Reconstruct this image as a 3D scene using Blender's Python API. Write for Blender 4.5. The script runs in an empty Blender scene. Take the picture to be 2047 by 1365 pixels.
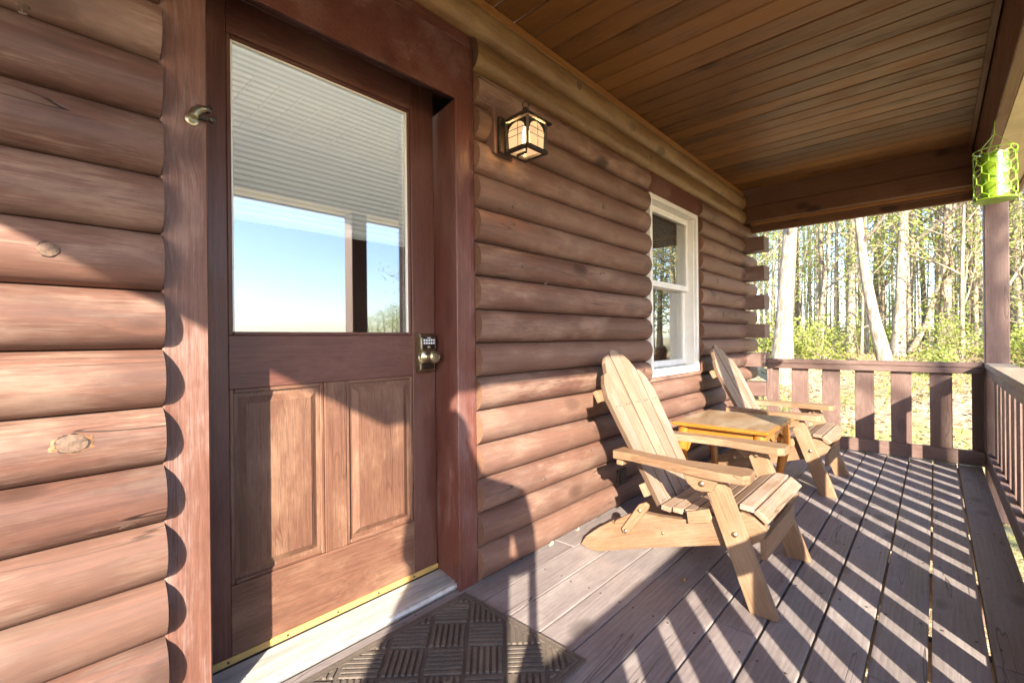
import bpy, bmesh, math, random
import numpy as np
from mathutils import Vector, Matrix, noise as mnoise

S = bpy.context.scene
COL = S.collection
RNG = random.Random(7)
PI = math.pi

# ------------------------------------------------------------------ camera
YAW = math.radians(42.816)
ROLL = -0.0105
EYE = Vector((0.0, 0.0, 1.05))
fw = Vector((math.cos(YAW), math.sin(YAW), 0))
rt0 = Vector((math.sin(YAW), -math.cos(YAW), 0))
up0 = Vector((0, 0, 1))
rt = rt0 * math.cos(ROLL) + up0 * math.sin(ROLL)
up = rt0 * -math.sin(ROLL) + up0 * math.cos(ROLL)
cam_d = bpy.data.cameras.new('camera')
cam = bpy.data.objects.new('camera', cam_d)
COL.objects.link(cam)
M = Matrix.Identity(4)
for i in range(3):
    M[i][0] = rt[i]; M[i][1] = up[i]; M[i][2] = -fw[i]; M[i][3] = EYE[i]
cam.matrix_world = M
cam_d.sensor_width = 36.0
cam_d.lens = 912.0 / 2047.0 * 36.0
cam_d.shift_y = -4.0 / 2047.0
cam_d.clip_start = 0.02
cam_d.clip_end = 2000
S.camera = cam

# ------------------------------------------------------------------ light
SUN_DIR = Vector((0.759, 0.651, -0.439)).normalized()     # way the light travels
SUN_EL = math.asin(-SUN_DIR.z)
SUN_ROT = math.atan2(-SUN_DIR.x, -SUN_DIR.y)
world = bpy.data.worlds.new('World')
S.world = world
world.use_nodes = True
wn = world.node_tree
sky = wn.nodes.new('ShaderNodeTexSky')
sky.sky_type = 'NISHITA'
sky.sun_disc = False
sky.sun_elevation = SUN_EL
sky.sun_rotation = SUN_ROT
sky.air_density = 1.0
sky.dust_density = 0.9
sky.ozone_density = 1.0
wb_ = wn.nodes.new('ShaderNodeVectorMath'); wb_.operation = 'MULTIPLY'
wb_.inputs[1].default_value = (0.95, 0.985, 1.14)          # cooler white balance of the sky
wn.links.new(sky.outputs[0], wb_.inputs[0])
wn.links.new(wb_.outputs[0], wn.nodes['Background'].inputs[0])
wn.nodes['Background'].inputs[1].default_value = 0.14
sun_d = bpy.data.lights.new('sun', 'SUN')
sun_d.energy = 5.0
sun_d.angle = math.radians(0.53)
sun_d.color = (1.0, 0.885, 0.70)
sun = bpy.data.objects.new('sun', sun_d)
COL.objects.link(sun)
sun.rotation_euler = SUN_DIR.to_track_quat('-Z', 'Y').to_euler()
sun.location = (-6, -6, 8)
vs = S.view_settings
vs.view_transform = 'Standard'
vs.look = 'None'
vs.exposure = 2.2
vs.gamma = 1.0
vs.use_curve_mapping = False
cy = S.cycles
S.render.engine = 'CYCLES'
cy.use_denoising = True
try:
    cy.denoiser = 'OPENIMAGEDENOISE'
    cy.denoising_input_passes = 'RGB_ALBEDO_NORMAL'
    cy.denoising_prefilter = 'ACCURATE'
except Exception:
    pass
cy.max_bounces = 9
cy.diffuse_bounces = 5
cy.glossy_bounces = 4
cy.transmission_bounces = 6
cy.transparent_max_bounces = 12
cy.caustics_reflective = False
cy.caustics_refractive = False
cy.sample_clamp_indirect = 6.0

# ------------------------------------------------------------------ materials
class G:
    def __init__(s, name):
        s.m = bpy.data.materials.new(name)
        s.m.use_nodes = True
        s.t = s.m.node_tree
        s.b = s.t.nodes['Principled BSDF']
        s.o = s.t.nodes['Material Output']
    def n(s, typ, ins=None, **kw):
        nd = s.t.nodes.new('ShaderNode' + typ)
        for k, v in kw.items():
            setattr(nd, k, v)
        for k, v in (ins or {}).items():
            s.put(nd.inputs[k], v)
        return nd
    def put(s, sock, v):
        if isinstance(v, bpy.types.NodeSocket):
            s.t.links.new(v, sock)
        elif isinstance(v, bpy.types.Node):
            s.t.links.new(v.outputs[0], sock)
        else:
            if hasattr(sock.default_value, '__len__') and hasattr(v, '__len__') and len(v) == 3 and len(sock.default_value) == 4:
                v = (*v, 1)
            sock.default_value = v
    def math(s, op, a, b=0.0, c=None, clamp=False):
        nd = s.n('Math', {0: a, 1: b}, operation=op, use_clamp=clamp)
        if c is not None: s.put(nd.inputs[2], c)
        return nd.outputs[0]
    def vmath(s, op, a, b):
        return s.n('VectorMath', {0: a, 1: b}, operation=op).outputs[0]
    def noise(s, vec, scale=1.0, detail=3.0, rough=0.55, dist=0.0):
        return s.n('TexNoise', {'Vector': vec, 'Scale': scale, 'Detail': detail, 'Roughness': rough, 'Distortion': dist}).outputs[0]
    def ramp(s, fac, lo, hi):
        return s.n('MapRange', {0: fac, 1: lo, 2: hi, 3: 0.0, 4: 1.0}, interpolation_type='SMOOTHSTEP').outputs[0]
    def mix(s, fac, a, b, mode='MIX'):
        nd = s.n('Mix', data_type='RGBA', blend_type=mode)
        s.put(nd.inputs[0], fac); s.put(nd.inputs[6], a); s.put(nd.inputs[7], b)
        return nd.outputs[2]
    def set(s, **kw):
        for k, v in kw.items():
            s.put(s.b.inputs[k.replace('_', ' ')], v)
    def bump(s, h, strength=0.3, dist=0.01):
        s.put(s.b.inputs['Normal'], s.n('Bump', {'Height': h, 'Strength': strength, 'Distance': dist}).outputs[0])

def wood(name, base, dark, worn, fine=1.0, worn_amt=0.5, rough=0.65, bump=0.35, knots=0.6, cracks=0.6,
         vary=0.25, rings=0.45, tint=None, stain=None, stain_amt=0.0, grainc=0.72, spec=0.35, coat=0.0):
    """solid wood, grain along the object's own X"""
    g = G(name)
    tc = g.n('TexCoord').outputs['Object']
    rnd = g.n('ObjectInfo').outputs['Random']
    off = g.n('CombineXYZ', {0: g.math('MULTIPLY', rnd, 37.0), 1: g.math('MULTIPLY', rnd, 19.3), 2: g.math('MULTIPLY', rnd, 11.7)}).outputs[0]
    p = g.vmath('ADD', tc, off)
    # knots bend the grain
    vor = g.n('TexVoronoi', {'Vector': g.vmath('MULTIPLY', p, (2.3, 4.2, 4.2)), 'Scale': 1.0, 'Randomness': 1.0}, feature='F1')
    kd = vor.outputs['Distance']
    knot_soft = g.ramp(kd, 0.26, 0.05)
    knot = g.math('MULTIPLY', g.ramp(kd, 0.15, 0.09), knots)
    warp = g.noise(g.vmath('MULTIPLY', p, (0.9, 5.0, 5.0)), 1.0, 2.0)
    wv = g.n('CombineXYZ', {0: 0.0, 1: g.math('ADD', g.math('MULTIPLY', warp, 0.035), g.math('MULTIPLY', knot_soft, 0.02)), 2: g.math('MULTIPLY', warp, 0.03)}).outputs[0]
    q = g.vmath('ADD', p, wv)
    streak = g.noise(g.vmath('MULTIPLY', q, (3.2, 85.0 * fine, 85.0 * fine)), 1.0, 5.0, 0.68)
    fibre = g.noise(g.vmath('MULTIPLY', q, (14.0, 330.0 * fine, 330.0 * fine)), 1.0, 2.0, 0.6)
    ringw = g.n('TexWave', {'Vector': g.vmath('MULTIPLY', q, (0.26, 1.0, 1.0)), 'Scale': 21.0 * fine, 'Distortion': 2.5, 'Detail': 2.0, 'Detail Scale': 1.2},
                wave_type='RINGS', rings_direction='X', wave_profile='SAW').outputs['Fac']
    grain = g.math('ADD', g.math('MULTIPLY', g.ramp(streak, 0.36, 0.64), 1.0 - rings), g.math('MULTIPLY', ringw, rings))
    col = g.mix(g.math('MULTIPLY', grain, grainc), base, dark)
    patch = g.noise(g.vmath('MULTIPLY', p, (3.0, 7.5, 7.5)), 1.0, 5.0, 0.6)
    gn = g.math('ADD', g.math('MULTIPLY', g.math('SUBTRACT', streak, 0.5), 0.55), g.math('MULTIPLY', g.math('SUBTRACT', fibre, 0.5), 0.35))
    patch = g.math('ADD', patch, gn)
    wear = g.math('MULTIPLY', g.ramp(patch, 0.42, 0.72), g.math('ADD', g.math('MULTIPLY', fibre, 0.7), 0.55), clamp=True)
    col = g.mix(g.math('MULTIPLY', wear, worn_amt), col, worn)
    if stain is not None:
        sp = g.noise(g.vmath('MULTIPLY', g.vmath('ADD', p, (5.0, 9.0, 3.0)), (2.0, 6.5, 6.5)), 1.0, 5.0, 0.6)
        sp = g.math('ADD', sp, g.math('MULTIPLY', gn, 0.8))
        col = g.mix(g.math('MULTIPLY', g.ramp(sp, 0.48, 0.74), stain_amt), col, stain)
    mott = g.noise(g.vmath('MULTIPLY', p, (26.0, 60.0, 60.0)), 1.0, 3.0, 0.7)
    mv = g.math('ADD', 0.80, g.math('MULTIPLY', mott, 0.40))
    col = g.mix(1.0, col, g.n('CombineColor', {0: mv, 1: mv, 2: mv}).outputs[0], 'MULTIPLY')
    kcol = tuple(c * 0.35 for c in dark)
    col = g.mix(knot, col, kcol)
    ring_k = g.math('MULTIPLY', g.math('MULTIPLY', g.ramp(kd, 0.19, 0.14), g.ramp(kd, 0.10, 0.13)), knots * 0.6)
    col = g.mix(ring_k, col, tuple(c * 0.5 for c in dark))
    crk = g.noise(g.vmath('MULTIPLY', g.vmath('ADD', q, (3.0, 1.0, 7.0)), (0.75, 13.0, 13.0)), 1.0, 2.5, 0.45)
    crack = g.math('MULTIPLY', g.ramp(g.math('ABSOLUTE', g.math('SUBTRACT', crk, 0.64)), 0.0065, 0.001), cracks)
    col = g.mix(crack, col, tuple(c * 0.16 for c in dark))
    bright = g.math('ADD', 1.0 - vary, g.math('MULTIPLY', g.math('FRACT', g.math('MULTIPLY', rnd, 7.31)), 2.0 * vary))
    col = g.mix(1.0, col, g.n('CombineColor', {0: bright, 1: bright, 2: bright}).outputs[0], 'MULTIPLY')
    if tint is not None:
        col = g.mix(g.math('MULTIPLY', g.math('FRACT', g.math('MULTIPLY', rnd, 3.77)), 0.5), col, tint)
    g.set(Base_Color=col)
    g.set(Roughness=g.math('ADD', rough - 0.12, g.math('MULTIPLY', wear, 0.25), clamp=True))
    g.set(Specular_IOR_Level=spec, Coat_Weight=coat, Coat_Roughness=0.25)
    h = g.math('SUBTRACT', g.math('ADD', g.math('MULTIPLY', streak, 0.6), g.math('MULTIPLY', fibre, 0.25)), g.math('MULTIPLY', crack, 1.6))
    h = g.math('SUBTRACT', h, g.math('MULTIPLY', knot_soft, 0.4))
    g.bump(h, bump, 0.004)
    return g.m

def plain(name, col, rough=0.5, metal=0.0, var=0.0, scale=20.0, bump=0.0, spec=0.5):
    g = G(name)
    if var > 0 or bump > 0:
        tc = g.n('TexCoord').outputs['Object']
        n1 = g.noise(tc, scale, 4.0, 0.6)
        c2 = tuple(max(0.0, c * (1.0 - var)) for c in col)
        g.set(Base_Color=g.mix(g.ramp(n1, 0.35, 0.7), col, c2))
        if bump > 0:
            g.bump(n1, bump, 0.003)
    else:
        g.set(Base_Color=col)
    g.set(Roughness=rough, Metallic=metal, Specular_IOR_Level=spec)
    return g.m

MAT = {}
MAT['log'] = wood('stained_log', (0.145, 0.071, 0.053), (0.058, 0.027, 0.022), (0.315, 0.215, 0.165), worn_amt=0.65, rough=0.62, tint=(0.17, 0.10, 0.075), vary=0.18, knots=0.75, cracks=0.9, stain=(0.060, 0.040, 0.036), stain_amt=0.6, fine=0.8)
MAT['log_bounce_lit'] = wood('bounce_lit_log', (0.25, 0.145, 0.062), (0.11, 0.052, 0.03), (0.40, 0.29, 0.14), worn_amt=0.5, rough=0.5, vary=0.15, knots=0.6, cracks=0.5, stain=(0.14, 0.075, 0.04), stain_amt=0.6, fine=0.8)  # log colour with warm bounce light off the deck painted in
MAT['log_end'] = wood('log_end_grain', (0.16, 0.085, 0.055), (0.08, 0.04, 0.028), (0.22, 0.12, 0.07), rough=0.8, knots=0.0, cracks=0.3)
MAT['casing'] = wood('red_casing', (0.13, 0.047, 0.036), (0.06, 0.020, 0.016), (0.22, 0.135, 0.125), worn_amt=0.5, rough=0.5, vary=0.08, knots=0.3, cracks=0.3)
MAT['post_board'] = wood('weathered_red_board', (0.170, 0.080, 0.058), (0.078, 0.033, 0.025), (0.29, 0.200, 0.180), worn_amt=0.65, rough=0.6, vary=0.05, knots=0.5, cracks=0.3)
MAT['door'] = wood('door_wood', (0.125, 0.050, 0.038), (0.055, 0.022, 0.018), (0.24, 0.14, 0.105), worn_amt=0.3, rough=0.5, vary=0.05, knots=0.0, cracks=0.1, fine=1.7, rings=0.25, grainc=0.7)
MAT['door_low'] = wood('door_wood_sunworn', (0.158, 0.077, 0.051), (0.066, 0.030, 0.022), (0.32, 0.195, 0.125), worn_amt=0.5, rough=0.55, vary=0.06, knots=0.0, cracks=0.25, fine=1.7, rings=0.25, grainc=0.75)
MAT['deck'] = wood('deck_stain', (0.25, 0.215, 0.215), (0.120, 0.098, 0.100), (0.40, 0.36, 0.345), worn_amt=0.45, rough=0.6, bump=0.55, vary=0.09, knots=0.5, cracks=0.55, stain=(0.16, 0.13, 0.125), stain_amt=0.45, rings=0.4, spec=0.45)
MAT['rail'] = wood('rail_stain', (0.145, 0.092, 0.080), (0.08, 0.046, 0.040), (0.23, 0.165, 0.145), worn_amt=0.5, rough=0.6, vary=0.08, knots=0.3, cracks=0.35)
MAT['railcap'] = wood('rail_cap_weathered', (0.30, 0.235, 0.17), (0.16, 0.115, 0.075), (0.42, 0.35, 0.26), worn_amt=0.5, rough=0.7, vary=0.05, knots=0.4, cracks=0.6)
MAT['ceiling'] = wood('ceiling_board', (0.165, 0.070, 0.019), (0.060, 0.023, 0.007), (0.28, 0.145, 0.05), worn_amt=0.3, rough=0.5, vary=0.36, knots=0.8, cracks=0.2, stain=(0.040, 0.024, 0.012), stain_amt=0.85, tint=(0.25, 0.115, 0.032))
MAT['trim'] = wood('ceiling_trim', (0.34, 0.155, 0.045), (0.19, 0.075, 0.022), (0.42, 0.23, 0.10), worn_amt=0.3, rough=0.5, vary=0.05, knots=0.2)
MAT['beam'] = wood('beam_stain', (0.165, 0.075, 0.036), (0.075, 0.032, 0.016), (0.25, 0.14, 0.08), worn_amt=0.3, rough=0.6, vary=0.08, knots=0.7, cracks=0.3)
MAT['chair'] = wood('chair_cedar', (0.25, 0.150, 0.088), (0.112, 0.060, 0.034), (0.32, 0.235, 0.165), worn_amt=0.5, rough=0.55, bump=0.45, vary=0.10, knots=0.25, cracks=0.4, fine=1.2, stain=(0.12, 0.075, 0.048), stain_amt=0.5)
MAT['chair_grey'] = wood('chair_slat_weathered', (0.27, 0.180, 0.122), (0.115, 0.068, 0.045), (0.34, 0.275, 0.230), worn_amt=0.8, rough=0.6, bump=0.5, vary=0.10, knots=0.2, cracks=0.5, fine=1.0, stain=(0.19, 0.16, 0.145), stain_amt=0.6, rings=0.6)
MAT['chair_edge'] = wood('chair_slat_edge', (0.11, 0.066, 0.042), (0.06, 0.034, 0.022), (0.17, 0.12, 0.09), worn_amt=0.4, rough=0.8, vary=0.1, knots=0.0, cracks=0.3)
MAT['table'] = wood('varnished_orange_wood', (0.37, 0.130, 0.016), (0.20, 0.060, 0.007), (0.42, 0.18, 0.035), worn_amt=0.3, rough=0.3, vary=0.05, knots=0.0, cracks=0.0, coat=0.5)
MAT['table_top'] = wood('worn_table_top', (0.25, 0.155, 0.085), (0.12, 0.068, 0.035), (0.32, 0.265, 0.20), worn_amt=0.75, rough=0.4, vary=0.05, knots=0.0, cracks=0.2, stain=(0.2, 0.13, 0.07), stain_amt=0.5)
MAT['sash'] = plain('white_vinyl', (0.74, 0.74, 0.72), 0.45, var=0.10, scale=6)
MAT['brass'] = plain('antique_brass', (0.50, 0.45, 0.31), 0.33, 1.0, var=0.35, scale=30)
MAT['brass_dark'] = plain('dark_brass_plate', (0.10, 0.09, 0.085), 0.3, 1.0, var=0.3, scale=40)
MAT['bolt'] = plain('bolt_metal', (0.62, 0.48, 0.32), 0.35, 1.0, var=0.3, scale=200)
MAT['button'] = plain('keypad_button', (0.62, 0.66, 0.74), 0.35)
MAT['black_metal'] = plain('bronze_metal', (0.075, 0.06, 0.048), 0.45, 0.7, var=0.5, scale=60, bump=0.15)
MAT['dark'] = plain('dark_plastic', (0.03, 0.026, 0.024), 0.5)
MAT['alu'] = None
MAT['sweep'] = plain('tan_sweep', (0.56, 0.36, 0.12), 0.45, 0.0, var=0.25, scale=9)
MAT['soffit'] = plain('yellowed_soffit', (0.60, 0.50, 0.30), 0.7, var=0.22, scale=5, bump=0.4)
def mk_shade():
    g = G('pleated_fabric')
    d = g.n('BsdfDiffuse', {'Color': (0.86, 0.88, 0.86)})
    t = g.n('BsdfTranslucent', {'Color': (0.93, 0.91, 0.87)})
    m1 = g.n('MixShader', {0: 0.55, 1: d.outputs[0], 2: t.outputs[0]})
    g.t.links.new(m1.outputs[0], g.o.inputs[0])
    return g.m
MAT['shade'] = mk_shade()
MAT['blind'] = plain('blind_slat', (0.80, 0.80, 0.76), 0.6)
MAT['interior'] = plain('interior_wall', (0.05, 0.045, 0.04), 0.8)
MAT['bounce_wall_white'] = plain('bounce_white', (0.8, 0.79, 0.76), 0.8)  # white of the added wall that reflects sun onto the door shade
MAT['hole'] = plain('screw_head', (0.10, 0.075, 0.06), 0.5, 0.5)
MAT['scrap'] = plain('pale_wood_scrap', (0.62, 0.47, 0.27), 0.8, var=0.3, scale=60)
MAT['deadleaf'] = plain('dry_leaf', (0.36, 0.19, 0.08), 0.7, var=0.4, scale=50)
MAT['roof'] = plain('roof_underlay', (0.10, 0.09, 0.08), 0.9)
MAT['cord'] = plain('green_cord', (0.25, 0.5, 0.05), 0.5)

def mk_alu():
    g = G('ribbed_aluminium')
    tc = g.n('TexCoord').outputs['Object']
    n1 = g.noise(g.vmath('MULTIPLY', tc, (4.0, 30.0, 30.0)), 1.0, 4.0)
    g.set(Base_Color=g.mix(g.ramp(n1, 0.35, 0.7), (0.60, 0.59, 0.57), (0.42, 0.41, 0.40)), Metallic=0.5, Roughness=0.45)
    return g.m
MAT['alu'] = mk_alu()

def mk_mat():
    g = G('ribbed_carpet')
    tc = g.n('TexCoord').outputs['Object']
    n1 = g.noise(tc, 420.0, 2.0, 0.7)
    n2 = g.noise(tc, 6.0, 3.0)
    c = g.mix(g.ramp(n1, 0.3, 0.7), (0.065, 0.053, 0.047), (0.165, 0.138, 0.120))
    c = g.mix(g.math('MULTIPLY', g.ramp(n2, 0.45, 0.75), 0.35), c, (0.28, 0.22, 0.165))
    g.set(Base_Color=c, Roughness=0.95, Specular_IOR_Level=0.1)
    g.bump(n1, 0.7, 0.003)
    return g.m
MAT['carpet'] = mk_mat()

def mk_glass(name, refl, tint=(1, 1, 1)):
    g = G(name)
    t = g.n('BsdfTransparent', {'Color': tint})
    gl = g.n('BsdfGlossy', {'Color': (1, 1, 1), 'Roughness': 0.0})
    lw = g.n('LayerWeight', {'Blend': 0.25}).outputs['Fresnel']
    f = g.math('ADD', refl, g.math('MULTIPLY', lw, 0.35), clamp=True)
    mx = g.n('MixShader', {0: f, 1: t.outputs[0], 2: gl.outputs[0]})
    g.t.links.new(mx.outputs[0], g.o.inputs[0])
    return g.m
MAT['glass'] = mk_glass('coated_glass', 0.23, (0.93, 0.96, 0.95))
MAT['glass_win'] = mk_glass('window_glass', 0.24, (0.90, 0.93, 0.92))

def mk_pane():
    g = G('lit_seedy_glass')
    tr = g.n('BsdfTransparent', {'Color': (1.0, 0.86, 0.62)})
    em = g.n('Emission', {'Color': (1.0, 0.60, 0.30), 'Strength': 0.30})
    m1 = g.n('MixShader', {0: 0.70, 1: tr.outputs[0], 2: em.outputs[0]})
    g.t.links.new(m1.outputs[0], g.o.inputs[0])
    return g.m
MAT['pane'] = mk_pane()
def mk_bulb():
    g = G('lit_bulb')
    em = g.n('Emission', {'Color': (1.0, 0.76, 0.46), 'Strength': 5.0})
    g.t.links.new(em.outputs[0], g.o.inputs[0])
    return g.m
MAT['bulb'] = mk_bulb()

def mk_green(name, alpha):
    g = G(name)
    d = g.n('BsdfDiffuse', {'Color': (0.24, 0.38, 0.02)})
    tl = g.n('BsdfTranslucent', {'Color': (0.26, 0.42, 0.02)})
    gl = g.n('BsdfGlossy', {'Color': (0.8, 1.0, 0.8), 'Roughness': 0.22})
    m1 = g.n('MixShader', {0: 0.3, 1: d.outputs[0], 2: tl.outputs[0]})
    m2 = g.n('MixShader', {0: 0.2, 1: m1.outputs[0], 2: gl.outputs[0]})
    tr = g.n('BsdfTransparent', {'Color': (0.45, 1.0, 0.3)})
    m3 = g.n('MixShader', {0: alpha, 1: tr.outputs[0], 2: m2.outputs[0]})
    g.t.links.new(m3.outputs[0], g.o.inputs[0])
    return g.m
MAT['green'] = mk_green('green_plastic', 1.0)
MAT['green_clear'] = mk_green('green_clear_plastic', 0.95)

def mk_leaf(name, c1, c2, tr=0.45):
    g = G(name)
    geo = g.n('NewGeometry').outputs['Random Per Island']
    c = g.mix(geo, c1, c2)
    d = g.n('BsdfDiffuse', {'Color': c})
    t = g.n('BsdfTranslucent', {'Color': c})
    m1 = g.n('MixShader', {0: tr, 1: d.outputs[0], 2: t.outputs[0]})
    g.t.links.new(m1.outputs[0], g.o.inputs[0])
    return g.m
MAT['leaf'] = mk_leaf('spring_leaf', (0.21, 0.29, 0.065), (0.42, 0.46, 0.15))
MAT['leaf_gold'] = mk_leaf('budding_leaf', (0.42, 0.38, 0.18), (0.32, 0.37, 0.11))
MAT['leaf_dark'] = mk_leaf('shrub_leaf', (0.17, 0.22, 0.05), (0.36, 0.38, 0.11))
MAT['grass'] = mk_leaf('grass_blade', (0.14, 0.19, 0.03), (0.34, 0.33, 0.10), 0.3)
MAT['litter'] = mk_leaf('fallen_leaf', (0.42, 0.30, 0.18), (0.22, 0.13, 0.07), 0.15)

def mk_bark(name, c1, c2):
    g = G(name)
    tc = g.n('TexCoord').outputs['Object']
    rnd = g.n('ObjectInfo').outputs['Random']
    p = g.vmath('ADD', tc, g.n('CombineXYZ', {0: g.math('MULTIPLY', rnd, 20.0), 1: 0.0, 2: g.math('MULTIPLY', rnd, 9.0)}).outputs[0])
    n1 = g.noise(g.vmath('MULTIPLY', p, (22.0, 22.0, 4.0)), 1.0, 5.0, 0.65)
    n2 = g.noise(p, 1.3, 3.0)
    c = g.mix(g.ramp(n1, 0.38, 0.62), c2, c1)
    c = g.mix(g.math('MULTIPLY', g.ramp(n2, 0.5, 0.7), 0.4), c, tuple(x * 0.6 for x in c1))
    g.set(Base_Color=c, Roughness=0.9, Specular_IOR_Level=0.15)
    g.bump(n1, 0.8, 0.02)
    return g.m
MAT['bark'] = mk_bark('grey_bark', (0.36, 0.30, 0.23), (0.15, 0.115, 0.08))
MAT['bark_pale'] = mk_bark('pale_bark', (0.36, 0.315, 0.255), (0.17, 0.135, 0.10))
MAT['bark_dark'] = mk_bark('dark_bark', (0.27, 0.225, 0.175), (0.11, 0.088, 0.066))

def mk_ground():
    g = G('leafy_lawn')
    tc = g.n('NewGeometry').outputs['Position']
    n1 = g.noise(tc, 0.7, 5.0, 0.65)
    n2 = g.noise(tc, 14.0, 4.0, 0.7)
    n3 = g.noise(tc, 60.0, 2.0, 0.6)
    litter = g.mix(g.ramp(n2, 0.35, 0.65), (0.24, 0.175, 0.105), (0.52, 0.43, 0.29))
    green = g.mix(g.ramp(n3, 0.35, 0.65), (0.19, 0.20, 0.06), (0.38, 0.36, 0.15))
    c = g.mix(g.ramp(g.math('ADD', n1, g.math('MULTIPLY', n2, 0.25)), 0.58, 0.80), litter, green)
    g.set(Base_Color=c, Roughness=0.95, Specular_IOR_Level=0.1)
    g.bump(n2, 0.8, 0.04)
    return g.m
MAT['ground'] = mk_ground()

# ------------------------------------------------------------------ helpers
def link(name, me, parent=None, mat=None):
    o = bpy.data.objects.new(name, me)
    COL.objects.link(o)
    if mat is not None and me is not None and not me.materials:
        me.materials.append(MAT[mat] if isinstance(mat, str) else mat)
    if parent is not None:
        o.parent = parent
    return o

def thing(name, label, cat, loc=(0, 0, 0), group=None):
    o = bpy.data.objects.new(name, None)
    COL.objects.link(o)
    o.empty_display_size = 0.1
    o.location = loc
    o['label'] = label; o['category'] = cat
    if group: o['group'] = group
    return o

def tag(o, label=None, cat=None, group=None, kind=None):
    if label: o['label'] = label
    if cat: o['category'] = cat
    if group: o['group'] = group
    if kind: o['kind'] = kind
    return o

def base_of(parent):
    v = Vector((0, 0, 0))
    while parent is not None:
        v += parent.location
        parent = parent.parent
    return v

def place(o, mat4):
    """world matrix, parents only translate (or are identity-rotated parts)"""
    p = o.parent
    if p is not None:
        pm = Matrix.Identity(4)
        chain = []
        while p is not None:
            chain.append(p); p = p.parent
        for q in reversed(chain):
            pm = pm @ q.matrix_basis
        mat4 = pm.inverted() @ mat4
    o.matrix_basis = mat4
    return o

def bevel_mesh(bm, w, seg=1):
    if w > 0:
        bmesh.ops.bevel(bm, geom=bm.edges[:], offset=w, segments=seg, affect='EDGES', clamp_overlap=True, profile=0.6)

_cache = {}
def box_mesh(L, W, T, bev=0.003, seg=1):
    k = (round(L, 4), round(W, 4), round(T, 4), bev, seg)
    bm = bmesh.new()
    bmesh.ops.create_cube(bm, size=1.0)
    bmesh.ops.scale(bm, vec=(L, W, T), verts=bm.verts)
    bevel_mesh(bm, bev, seg)
    me = bpy.data.meshes.new('board')
    bm.to_mesh(me); bm.free()
    return me

def cbox(L, W, T, mat, bev=0.003, seg=1):
    k = (round(L, 4), round(W, 4), round(T, 4), mat, bev, seg)
    if k not in _cache:
        me = box_mesh(L, W, T, bev, seg)
        me.materials.append(MAT[mat])
        _cache[k] = me
    return _cache[k]

AX = {'x': Matrix.Identity(3), 'y': Matrix(((0, -1, 0), (1, 0, 0), (0, 0, 1))), 'z': Matrix(((0, 0, -1), (0, 1, 0), (1, 0, 0)))}
def box(name, lo, hi, mat, parent=None, grain=None, bev=0.003, seg=1):
    """axis-aligned board between two corners; the object's own X runs along the grain"""
    lo = Vector(lo); hi = Vector(hi)
    d = hi - lo
    if grain is None:
        grain = 'xyz'[max(range(3), key=lambda i: d[i])]
    R = AX[grain]
    loc = R.transposed() @ d
    me = cbox(abs(loc.x), abs(loc.y), abs(loc.z), mat, bev, seg)
    o = link(name, me, parent)
    m = R.to_4x4(); m.translation = (lo + hi) / 2
    return place(o, m)

def prism(name, pts, t0, t1, origin, A, B, mat, parent=None, bev=0.003, seg=1, axis=None):
    """polygon (a,b) in the plane origin + a*A + b*B, extruded along A x B from t0 to t1.
    The object's own X runs along A."""
    A = Vector(A).normalized(); B = Vector(B).normalized(); N = A.cross(B)
    bm = bmesh.new()
    lo = [bm.verts.new((a, b, t0)) for a, b in pts]
    hi = [bm.verts.new((a, b, t1)) for a, b in pts]
    n = len(pts)
    bm.faces.new(list(reversed(lo))); bm.faces.new(hi)
    for i in range(n):
        bm.faces.new((lo[i], lo[(i + 1) % n], hi[(i + 1) % n], hi[i]))
    bmesh.ops.recalc_face_normals(bm, faces=bm.faces)
    if bev > 0:
        es = [e for e in bm.edges if len(e.link_faces) == 2 and e.calc_face_angle(0) > 0.5]
        bmesh.ops.bevel(bm, geom=es, offset=bev, segments=seg, affect='EDGES', clamp_overlap=True, profile=0.6)
    me = bpy.data.meshes.new(name)
    bm.to_mesh(me); bm.free()
    o = link(name, me, parent, mat)
    m = Matrix.Identity(4)
    for i in range(3):
        m[i][0] = A[i]; m[i][1] = B[i]; m[i][2] = N[i]; m[i][3] = origin[i]
    return place(o, m)

def side(name, yz, x0, x1, along, mat, parent=None, bev=0.003, seg=1):
    """profile given in world (y,z), extruded in x; grain along the direction 'along' (dy,dz)"""
    A = Vector((0, along[0], along[1])).normalized()
    B = Vector((0, -A.z, A.y))            # A x B = +X
    c = Vector((0, sum(p[0] for p in yz) / len(yz), sum(p[1] for p in yz) / len(yz)))
    pts = []
    for y, z in yz:
        v = Vector((0, y, z)) - c
        pts.append((v.dot(A), v.dot(B)))
    xm = (x0 + x1) / 2
    return prism(name, pts, x0 - xm, x1 - xm, (xm, c.y, c.z), A, B, mat, parent, bev, seg)

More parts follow.
